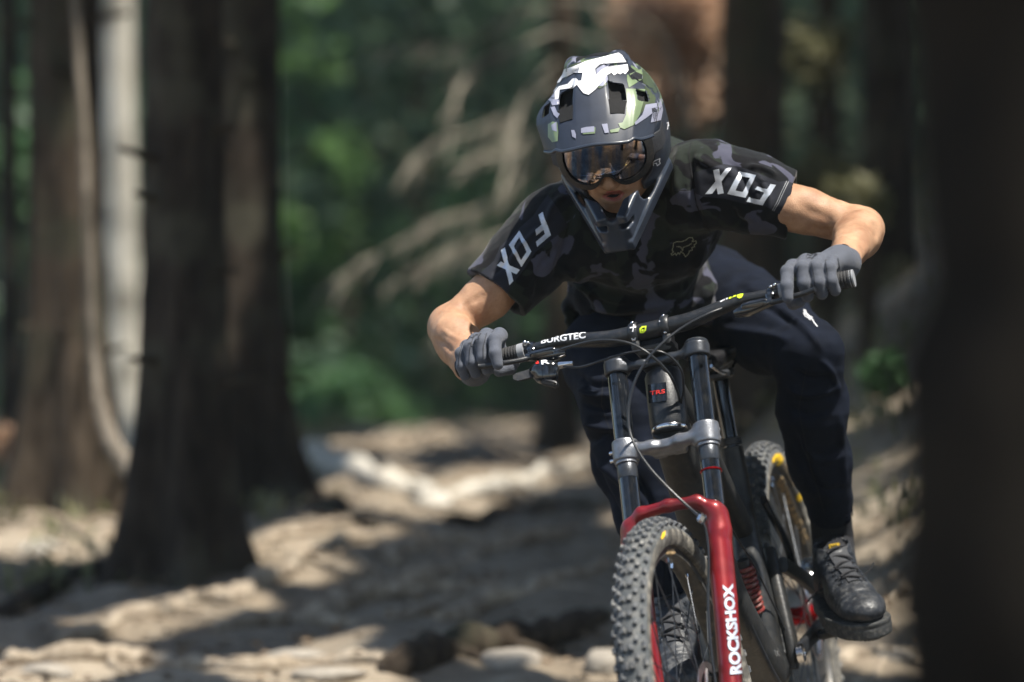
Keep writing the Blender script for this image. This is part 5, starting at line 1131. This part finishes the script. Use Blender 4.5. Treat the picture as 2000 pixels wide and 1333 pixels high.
# socks and shoes
def shoe(ball, fwd, right, name_s, scale=1.0, lbl=True):
    Y = unit(fwd); X = -unit(np.array(right)-np.dot(right, Y)*Y); Z = np.cross(X, Y)
    if Z[2] < 0: X = -X; Z = -Z
    M = np.stack([X, Y, Z], 1)*scale
    T = lambda q: np.asarray(q, float)@M.T+ball
    def prof2(p, g=0.0):
        q = p.copy(); q[:, 2] = 0; return chain(q, [(0, .062, 0), (.004, .01, 0), (.006, -.06, 0), (.0, -.155, 0)], [.050+g, .052+g, .040+g, .036+g], .02)
    def up(p):
        p = p.astype(np.float32)
        d = ell(p, (0, .052, .034), (.049, .068, .034)); d = smin(d, ell(p, (.002, -.01, .044), (.046, .07, .042)), .02); d = smin(d, cone(p, (.002, -.01, .048), (.002, -.085, .085), .036, .040), .025)
        d = smin(d, ell(p, (.0, -.145, .042), (.036, .044, .045)), .02); d = smin(d, cone(p, (.0, -.105, .06), (.0, -.110, .112), .043, .041), .02)
        d = np.maximum(d, -p[:, 2]+.004); d = np.maximum(d, p[:, 2]+p[:, 1]*.25-.108)
        inn = cone(p, (0, -.105, .07), (0, -.112, .16), .034, .036); return np.maximum(d, -inn)
    v, f = sdf_mesh(up, (-.08, -.22, -.03), (.08, .15, .17), .0026)
    # stitched toe line, throat and perforations in relief
    n = vnormals(v, f); ty = np.abs(v[:, 1]-(.058-.35*v[:, 0]**2/.05)); v = v-n*(np.exp(-(ty/.0022)**2)*.0012*(v[:, 2] > .02))[:, None]
    hh = np.abs(v[:, 2]-.018); v = v-n*(np.exp(-(hh/.0025)**2)*.0014)[:, None]
    v = v+n*(nfield(v, .045, 31, 3)*.0011)[:, None]
    o = mk('shoe', T(v), f[:, ::-1] if np.linalg.det(M) < 0 else f, M_shoe, person)
    def so(p):
        p = p.astype(np.float32); d = np.maximum(prof2(p, .004), np.abs(p[:, 2]+.004+.004*np.cos(p[:, 1]*18))-.016); return smax(prof2(p, .005), np.abs(p[:, 2]+.002)-.017, .004)
    v, f = sdf_mesh(so, (-.08, -.22, -.04), (.08, .15, .04), .003); n = vnormals(v, f); v = v-n*(np.exp(-((v[:, 2]-.004)/.0018)**2)*.0016)[:, None]
    sole = mk('sole', T(v), f, M_sole, o)
    lug = MB()
    for k in range(46):
        w = 2*math.pi*k/46; c2 = np.array([math.sin(w)*.052*(1 if math.cos(w) > -.2 else .8), -.045+math.cos(w)*.155]); lug.box((c2[0], c2[1], -.0195), (.007, .007, .006), bev=.001)
    lug.build('lug', M_sole, o, T); tag(bpy.data.objects[[x.name for x in bpy.data.objects if x.name.startswith('lug')][-1]], kind='stuff')
    # tongue, lace bars, eyelets, bow
    sv = BVHTree.FromPolygons([Vector(a) for a in T(sdf_v(up))], sdf_f) if False else None
    def top(x, y):           # height of the upper over the foot at (x, y)
        lo_, hi_ = .0, .16
        for z in np.linspace(.16, .0, 120):
            if up(np.array([[x, y, z]], np.float32))[0] < 0: return z
        return .05
    tg = MB(); rows = []
    for i, y in enumerate(np.linspace(.028, -.088, 9)):
        w = .012+.010*i/8; rows.append([(x*w, y, top(x*w*.9, y)+.0035) for x in (-1, -.5, 0, .5, 1)])
    rows.append([(x*.023, -.088, .117+.010-.004*x*x) for x in (-1, -.5, 0, .5, 1)]); rows.append([(x*.021, -.092, .135-.006*x*x) for x in (-1, -.5, 0, .5, 1)])
    vv = []; ff = []
    for r in rows: vv += r
    nn = len(vv)
    vv += [(a[0], a[1]-.004, a[2]-.006) for a in vv]
    for i in range(len(rows)-1):
        for j in range(4):
            a = i*5+j; ff.append([a, a+1, a+6, a+5]); ff.append([nn+a, nn+a+5, nn+a+6, nn+a+1])
    tg.add(vv, ff); tongue = tg.build('tongue', M_gloved, o, T)
    for i, y in enumerate(np.linspace(.018, -.070, 6)):
        w = .021+.003*i/5
        pts = [(x*w, y+(.010*x if i % 2 else -.010*x), top(x*w, y)+.006) for x in np.linspace(-1, 1, 7)]
        MB().tube(pts, .0030, 8, ry=.0022).build('lace', M_lace, o, T)
        for s in (-1, 1): MB().ring((s*(w+.004), y, top(s*(w+.004), y)+.0025), (s*.5, .2, 1), .0035, .0012, 12, 6).build('eyelet', M_darkgrey, o, T)
    for s in (-1, 1):
        t0 = np.array([0, -.078, top(0, -.078)+.012])
        loop = [t0, t0+[s*.020, .004, .012], t0+[s*.040, .0, .004], t0+[s*.046, .008, -.012], t0+[s*.028, .014, -.006], t0+[0, .004, .002]]
        MB().tube(smooth_path(loop, 6), .0022, 8).build('lace_bow', M_lace, o, T)
        MB().tube(smooth_path([t0, t0+[s*.03, .012, -.004], t0+[s*.062, .006, .010 if s < 0 else -.02], t0+[s*.075, .0, .022 if s < 0 else -.035]], 6), .0020, 8).build('lace_end', M_lace, o, T)
    MB().ball((0, -.078, top(0, -.078)+.012), (.007, .006, .006)).build('lace_knot', M_lace, o, T)
    tq = lambda x, z: (x, -.0865, z)
    bd = MB().loft([[(-.011, -.0855, .120), (.011, -.0855, .120), (.011, -.0885, .134), (-.011, -.0885, .134)], [(-.011, -.0835, .121), (.011, -.0835, .121), (.011, -.0865, .135), (-.011, -.0865, .135)]]).build('tongue_badge', M_yellow, o, T, smooth=False)
    for x in (-.005, .0, .005): MB().tube([(x-.003, -.0832, .122), (x+.003, -.0858, .134)], .0009, 5).build('badge_stripe', M_lace, o, T)
    return o, T
pl_ = W([-.165*math.cos(TH), .083+.062, .165*math.sin(TH)]); pr_ = W([.165*math.cos(TH), -.145, -.165*math.sin(TH)])
upv = BM@np.array([0, 0, 1.])
shl, TL = shoe(P(1670, 1206, 8.22), np.array([.22, -.96, -.16]), (1, .15, .17), 'l', 1.0)
shr, TR = shoe(pr_+upv*.032+np.array([0, .01, 0]), np.array([-.02, -.93, -.34]), (1, .1, .18), 'r', 1.05)
def sock(top, mid, bot, r0, r1):
    pts = smooth_path([top, mid, bot], 14); n = len(pts); m = MB(); fr = []
    m.tube(pts, np.linspace(r0, r1, n), 60)
    v = np.array(m.v); 
    c = np.repeat(pts, 60, 0); k = np.tile(np.arange(60), n); v = c+(v-c)*(1+.03*np.where(k % 2, 1, -1))[:, None]
    mm = MB(); mm.v = list(v); mm.f = m.f; mm.build('sock', M_sock, person, sharp=None)
sock(P(1620, 985, 8.36), P(1627, 1060, 8.39), TL([(0, -.10, .085)])[0], .0415, .042)
sock(P(1308, 1165, 8.14), P(1316, 1220, 8.15), TR([(0, -.10, .085)])[0], .037, .040)

# helmet
def f_shell(q):
    q = q.astype(np.float32); a = q.copy(); a[:, 0] = np.abs(a[:, 0])
    d = ell(q, (0, .018, .004), (.115, .148, .140)); d = smin(d, ell(q, (0, .03, -.050), (.105, .115, .100)), .03)
    def bar_(A, B, hw, hh, rr):
        A = np.array(A); B = np.array(B); t = unit(B-A); z = np.array([0, -.30, 1.]); z = unit(z-t*np.dot(z, t)); nn = np.cross(t, z)
        return sbox(a, (A+B)/2, (np.linalg.norm(B-A)/2, hw, hh), rr, np.array([t, nn, z]))
    ch = bar_((.100, .035, -.046), (.018, -.174, -.124), .011, .031, .006)
    ch = smin(ch, bar_((.103, .010, -.088), (.020, -.166, -.168), .009, .014, .005), .004)
    ch = smin(ch, sbox(a, (.0, -.166, -.140), (.022, .012, .034), .008), .012)
    op = ell(a, (.0, -.165, -.030), (.094, .135, .062)); op = smin(op, ell(a, (.035, -.10, -.030), (.058, .09, .058)), .02); op = smin(op, ell(q, (0, -.12, -.075), (.052, .10, .040)), .02)
    d = smax(d, -op, .007); cut = ell(q, (0, -.02, -.06), (.088, .125, .10)); ch = smax(ch, -cut, .004)
    inn = smin(ell(q, (0, .015, -.01), (.094, .122, .112)), cone(q, (0, .02, -.03), (0, .01, -.25), .086, .082), .02); inn = smin(inn, ell(a, (.0, -.10, -.10), (.062, .080, .045)), .01)
    d = smax(d, -inn, .006); d = smin(d, ch, .006)
    # crown intake scoop
    d = smin(d, chain(q, [(-.045, .05, .128), (-.030, -.01, .143), (.030, -.01, .143), (.045, .05, .128)], [.016, .017, .017, .016], .01), .02)
    d = smax(d, -ell(q, (0, -.030, .145), (.034, .035, .010)), .005)
    # slots in the chin bar and at the brow
    for z, w in ((-.118, .016), ): d = smax(d, -sbox(a, (.028, -.185, z), (w, .035, .0065), .003), .003)
    return d
v, f = sdf_mesh(f_shell, (-.15, -.23, -.20), (.15, .19, .18), .0028)
helmet = mk('helmet', HW(v), f, M_guard, person)
hv = v
# painted camouflage cap over the upper shell: own layer of the shell above the cheek line
def shell_part(name, test, m, off):
    n = vnormals(hv, f); c = hv[f].mean(1); keep = test(c) & (np.einsum('ij,ij->i', vnormals(hv, f)[f[:, 0]], c-np.array([0, .01, 0])) > 0.02)
    ff = f[keep]; used, inv = np.unique(ff, return_inverse=True); o = mk(name, HW(hv[used]+n[used]*off), inv.reshape(-1, 4), m, helmet); return o
cap = shell_part('shell_paint', lambda c: (c[:, 2] > .035-.10*(c[:, 1])) & (np.abs(c[:, 0]) < .118), M_helmet, .0008)
# visor
def visor_pt(u, w):
    hw = .064+.054*math.sin(min(1, w*1.5)*math.pi/2)-.012*max(0, w-.7)/.3
    y = .010-.212*w+.070*abs(u)**3.2*w; zc = .158-.010*w-.072*w**2.2
    z = zc-(.052-.030*w)*abs(u)**2.6-.010*abs(u)**1.3
    cen = 1-np.clip((abs(u)-.26)/.08, 0, 1); z += .0065*cen*math.sin(math.pi*min(1, w*1.15+.05))
    rid = math.exp(-((abs(u)-.70)/.06)**2); z += .005*rid*w
    return np.array([u*hw, y, z])
nu, nw = 121, 81; us = np.linspace(-1, 1, nu); ws = np.linspace(0, 1, nw); vv = [visor_pt(u, w) for w in ws for u in us]
def hole(u, w):
    a = abs(u); 
    if .30 < a < .56 and .40 < w < .62 and w > .40+.25*(a-.30)*.3: return True
    if .74 < a < .88 and .46 < w < .62: return True
    return False
ff = []; keepc = {}
for i in range(nw-1):
    for j in range(nu-1):
        if not hole((us[j]+us[j+1])/2, (ws[i]+ws[i+1])/2): keepc[(i, j)] = 1
V0 = np.array(vv); Nf = len(V0); V1 = V0+np.array([0, .002, -.0045]); fs = []
for (i, j) in keepc:
    a, b, c, d_ = i*nu+j, i*nu+j+1, (i+1)*nu+j+1, (i+1)*nu+j
    fs.append([a, d_, c, b]); fs.append([Nf+a, Nf+b, Nf+c, Nf+d_])
    for (di, dj, e0, e1) in ((-1, 0, a, b), (1, 0, c, d_), (0, -1, d_, a), (0, 1, b, c)):
        if (i+di, j+dj) not in keepc: fs.append([e0, e1, Nf+e1, Nf+e0])
# rounded lip along the front edge
visor = mk('visor', HW(np.vstack([V0, V1])), fs, M_slate, helmet, sharp=35)
lip = MB().tube([visor_pt(u, 1.0)+np.array([0, .001, -.003]) for u in np.linspace(-.98, .98, 50)], .0045, 10, ry=.0038)
lip.build('visor_lip', M_guard, helmet, HW)
# pockets under the visor vents, their shade painted black
for s in (-1, 1):
    for (u0, u1, w0, w1, dz) in ((.30, .56, .40, .66, .020), (.74, .88, .46, .64, .016)):
        q = [visor_pt(s*u, w) for w in np.linspace(w0-.03, w1+.02, 6) for u in np.linspace(u0-.02, u1+.02, 6)]; q = [a+np.array([0, .004, -dz*(.35+.65*math.sin(math.pi*(i//6)/5))]) for i, a in enumerate(q)]
        fq = [[i*6+j, i*6+j+1, (i+1)*6+j+1, (i+1)*6+j] for i in range(5) for j in range(5)]; fq = [g[::-1] for g in fq] if s > 0 else fq
        mk('vent_pocket', HW(np.array(q)), fq, M_void, visor)
    # angled lower lip of each big vent
    a, b = visor_pt(s*.29, .63), visor_pt(s*.57, .63); a2, b2 = visor_pt(s*.32, .76), visor_pt(s*.54, .76)
    MB().loft([[a+[0, 0, .0005], b+[0, 0, .0005], b+[0, .003, -.009], a+[0, .003, -.009]], [a2+[0, -.001, .0016], b2+[0, -.001, .0016], b2+[0, 0, -.003], a2+[0, 0, -.003]]]).build('vent_lip', M_void, visor, HW)
# goggles: lens and frame follow one curved form in front of the face
def gog_pt(x, z, lift): return np.array([x, -.128-lift+math.pow(abs(x)/.105, 2.2)*.062+((z+.012)/.1)**2*.03, z])
out = [(-.092, .022), (-.080, .036), (-.04, .043), (0, .044), (.04, .043), (.080, .036), (.092, .022), (.095, -.005), (.088, -.034), (.068, -.054), (.040, -.060), (.022, -.052), (.010, -.036), (0, -.031), (-.010, -.036), (-.022, -.052), (-.040, -.060), (-.068, -.054), (-.088, -.034), (-.095, -.005)]
inn_ = [(x*.86, (z+.005)*.80-.005) for x, z in out]
def slab(name, polys, l0, l1, m, parent, step=.006):
    V, T = tess(polys); V = V.astype(float)
    for _ in range(5):
        e = max(np.abs(V[T[:, i]]-V[T[:, (i+1) % 3]]).max() for i in range(3))
        if e < step: break
        mdl = [(V[T[:, i]]+V[T[:, (i+1) % 3]])/2 for i in range(3)]; n = len(V); k = len(T); V = np.vstack([V]+mdl); i0, i1, i2 = n+np.arange(k), n+k+np.arange(k), n+2*k+np.arange(k)
        T = np.vstack([np.stack([T[:, 0], i0, i2], 1), np.stack([i0, T[:, 1], i1], 1), np.stack([i2, i1, T[:, 2]], 1), np.stack([i0, i1, i2], 1)])
        _, first, inv = np.unique(np.round(V*1e6).astype(np.int64), axis=0, return_index=True, return_inverse=True); V = V[first]; T = inv.reshape(-1)[T]
    a = np.array([gog_pt(x, z, l1) for x, z in V]); b = np.array([gog_pt(x, z, l0) for x, z in V]); n = len(V)
    t0 = T[0]; nn = np.cross(a[t0[1]]-a[t0[0]], a[t0[2]]-a[t0[0]]); 
    if nn[1] > 0: T = T[:, ::-1]
    fs = T.tolist()+[[n+t[2], n+t[1], n+t[0]] for t in T.tolist()]
    ed = {}
    for t in T.tolist():
        for i in range(3): ed[(t[i], t[(i+1) % 3])] = 1
    for (i, j) in ed:
        if (j, i) not in ed: fs.append([j, i, n+i, n+j])
    return mk(name, HW(np.vstack([a, b])), fs, m, parent, sharp=50)
sm = lambda q: [tuple(a) for a in smooth_path(q+[q[0]], 3)[:-1]]
gframe = slab('goggles', [(sm(out), sm(inn_)[::-1])], -.012, .006, M_void and mat('black goggle frame', (.006, .007, .009), .5, 0, .2, 60, dust=.1), person)
Ml, nl, ll, bl = new_mat('amber mirror lens with painted reflections'); cl_ = coords(nl, ll, (9, 1, 1.5))
gr = nl.new('ShaderNodeTexNoise'); gr.inputs['Scale'].default_value = 6; ll.new(cl_, gr.inputs[0]); rr = nl.new('ShaderNodeValToRGB'); rr.color_ramp.elements[0].color = (.12, .19, .32, 1); rr.color_ramp.elements[0].position = .4; rr.color_ramp.elements[1].color = (.55, .38, .26, 1); rr.color_ramp.elements[1].position = .62  # vertical streaks put tree reflections into the tint
ll.new(gr.outputs['Fac'], rr.inputs[0]); ll.new(rr.outputs[0], bl.inputs['Base Color']); bl.inputs['Metallic'].default_value = 1; bl.inputs['Roughness'].default_value = .06
lens = slab('lens', [sm([(x*1.02, z*1.0) for x, z in inn_])], .000, .002, Ml, gframe)
bvf = bvh_of([gframe]); 
# outriggers and the strap running back to the shell
for s in (-1, 1):
    MB().loft([rsec(gog_pt(s*.090, -.004, -.002), np.array([0, 1., 0]), np.array([0, 0, 1.]), .006, .020), rsec(np.array([s*.108, -.058, -.004]), np.array([0, 1., 0]), np.array([0, 0, 1.]), .005, .020), rsec(np.array([s*.112, -.030, .0]), np.array([0, 1., 0]), np.array([0, 0, 1.]), .004, .020)]).build('strap', M_gloved, gframe, HW)
bvs = bvh_of([helmet, visor, cap] if cap else [helmet, visor])
Z1 = lambda a: zoomed(a, 980, 60, 3.03)
lay_polys('goggle_emblem', stroke(Z1([(898, 800), (898, 780), (908, 768), (934, 758), (930, 775), (936, 785), (918, 800), (914, 785), (904, 786)]), 1.5), bvh_of([gframe, helmet]), M_white, gframe, step=3)
# paint on the helmet
emb = [Z1(a) for a in ([(328, 290), (345, 238), (420, 215), (500, 183), (600, 158), (690, 134), (710, 148), (735, 188), (640, 194), (580, 202), (552, 228), (480, 252), (428, 252), (360, 285), (345, 308), (330, 312)],
      [(480, 250), (552, 226), (556, 262), (575, 292), (605, 292), (578, 322), (555, 350), (515, 382), (484, 372), (462, 345), (446, 322), (455, 300), (472, 298)],
      [(556, 266), (590, 236), (628, 212), (690, 206), (742, 200), (748, 238), (728, 262), (716, 250), (700, 262), (684, 254), (664, 268), (650, 252), (620, 266), (605, 292), (575, 292)],
      [(330, 335), (392, 318), (420, 288), (440, 282), (455, 300), (446, 322), (428, 340), (345, 352), (338, 406), (316, 410), (314, 352)])]
lay_each('green_patch', [Z1(a) for a in ([(735, 345), (848, 348), (838, 420), (815, 500), (780, 560), (725, 585), (700, 575), (690, 550), (715, 545), (735, 500), (742, 430)],
      [(275, 555), (300, 540), (330, 545), (336, 600), (332, 655), (300, 662), (275, 630)], [(485, 575), (520, 570), (555, 575), (552, 610), (480, 615)], [(740, 265), (800, 240), (830, 225), (830, 290), (752, 340), (742, 300)],
      [(640, 590), (700, 575), (690, 600), (645, 605)])], bvs, M_green, visor, off=.0007, step=4)
lay_each('olive_patch', [Z1(a) for a in ([(846, 348), (905, 310), (920, 335), (905, 430), (850, 460), (815, 500), (838, 420)], [(835, 225), (880, 250), (915, 310), (850, 345), (832, 300)], [(350, 240), (400, 205), (470, 190), (420, 215), (345, 238)],
      [(560, 300), (605, 290), (625, 320), (580, 345), (550, 330)])], bvs, M_olive, visor, off=.0007, step=4)
lay_each('lilac_patch', [Z1(a) for a in ([(270, 385), (315, 330), (312, 405), (345, 410), (345, 440), (300, 445), (290, 420), (262, 400)], [(290, 455), (315, 450), (330, 485), (345, 495), (330, 520), (308, 500), (300, 480)], [(295, 560), (325, 540), (328, 600), (300, 590)],
      [(470, 580), (500, 572), (548, 568), (548, 600), (470, 608)], [(592, 555), (625, 552), (634, 605), (610, 608), (600, 580)], [(412, 590), (430, 590), (440, 615), (440, 640), (418, 628)],
      [(850, 440), (915, 430), (920, 455), (940, 400), (952, 470), (940, 530), (880, 545), (890, 490), (850, 520), (790, 560), (785, 545), (830, 500)], [(560, 230), (600, 205), (640, 198), (630, 212), (592, 236), (560, 262)], [(560, 330), (600, 295), (622, 262), (628, 295), (600, 330)])], bvs, M_lilac, visor, off=.0009, step=4)
lay_each('dark_patch', [Z1(a) for a in ([(885, 455), (915, 450), (918, 500), (900, 540), (890, 500)], [(752, 270), (790, 245), (830, 262), (828, 290), (770, 292)], [(440, 165), (510, 125), (620, 118), (636, 130), (632, 152), (560, 150), (480, 165), (440, 190)])], bvs, M_blk, visor, off=.0009, step=4)
lay_polys('head_emblem', emb, bvs, M_bright, visor, off=.0011, step=4)
lay_polys('side_letters', stroke(Z1([(978, 585), (984, 545), (975, 548)]), 1.6)+stroke(Z1([(980, 565), (988, 560)]), 1.5)+stroke(Z1([(986, 520), (984, 495), (992, 480), (997, 500), (994, 522), (986, 520)]), 1.5)+stroke(Z1([(982, 405), (990, 450)]), 1.5)+stroke(Z1([(990, 425), (984, 450)]), 1.5), bvs, M_white, helmet, step=3)
# ------------------------------------------------------------------ the dusty air between the trees
m, n, l, b = new_mat('forest haze'); n.remove(b); pv = n.new('ShaderNodeVolumePrincipled'); pv.inputs['Color'].default_value = (.80, .88, .86, 1); pv.inputs['Density'].default_value = .0012; pv.inputs['Anisotropy'].default_value = .2
l.new(pv.outputs[0], n['Material Output'].inputs['Volume'])
hz = MB().box((.3, 25.5, 8.7), (123, 133, 23.6)).build('haze', m, None, smooth=False); tag(hz, kind='stuff')
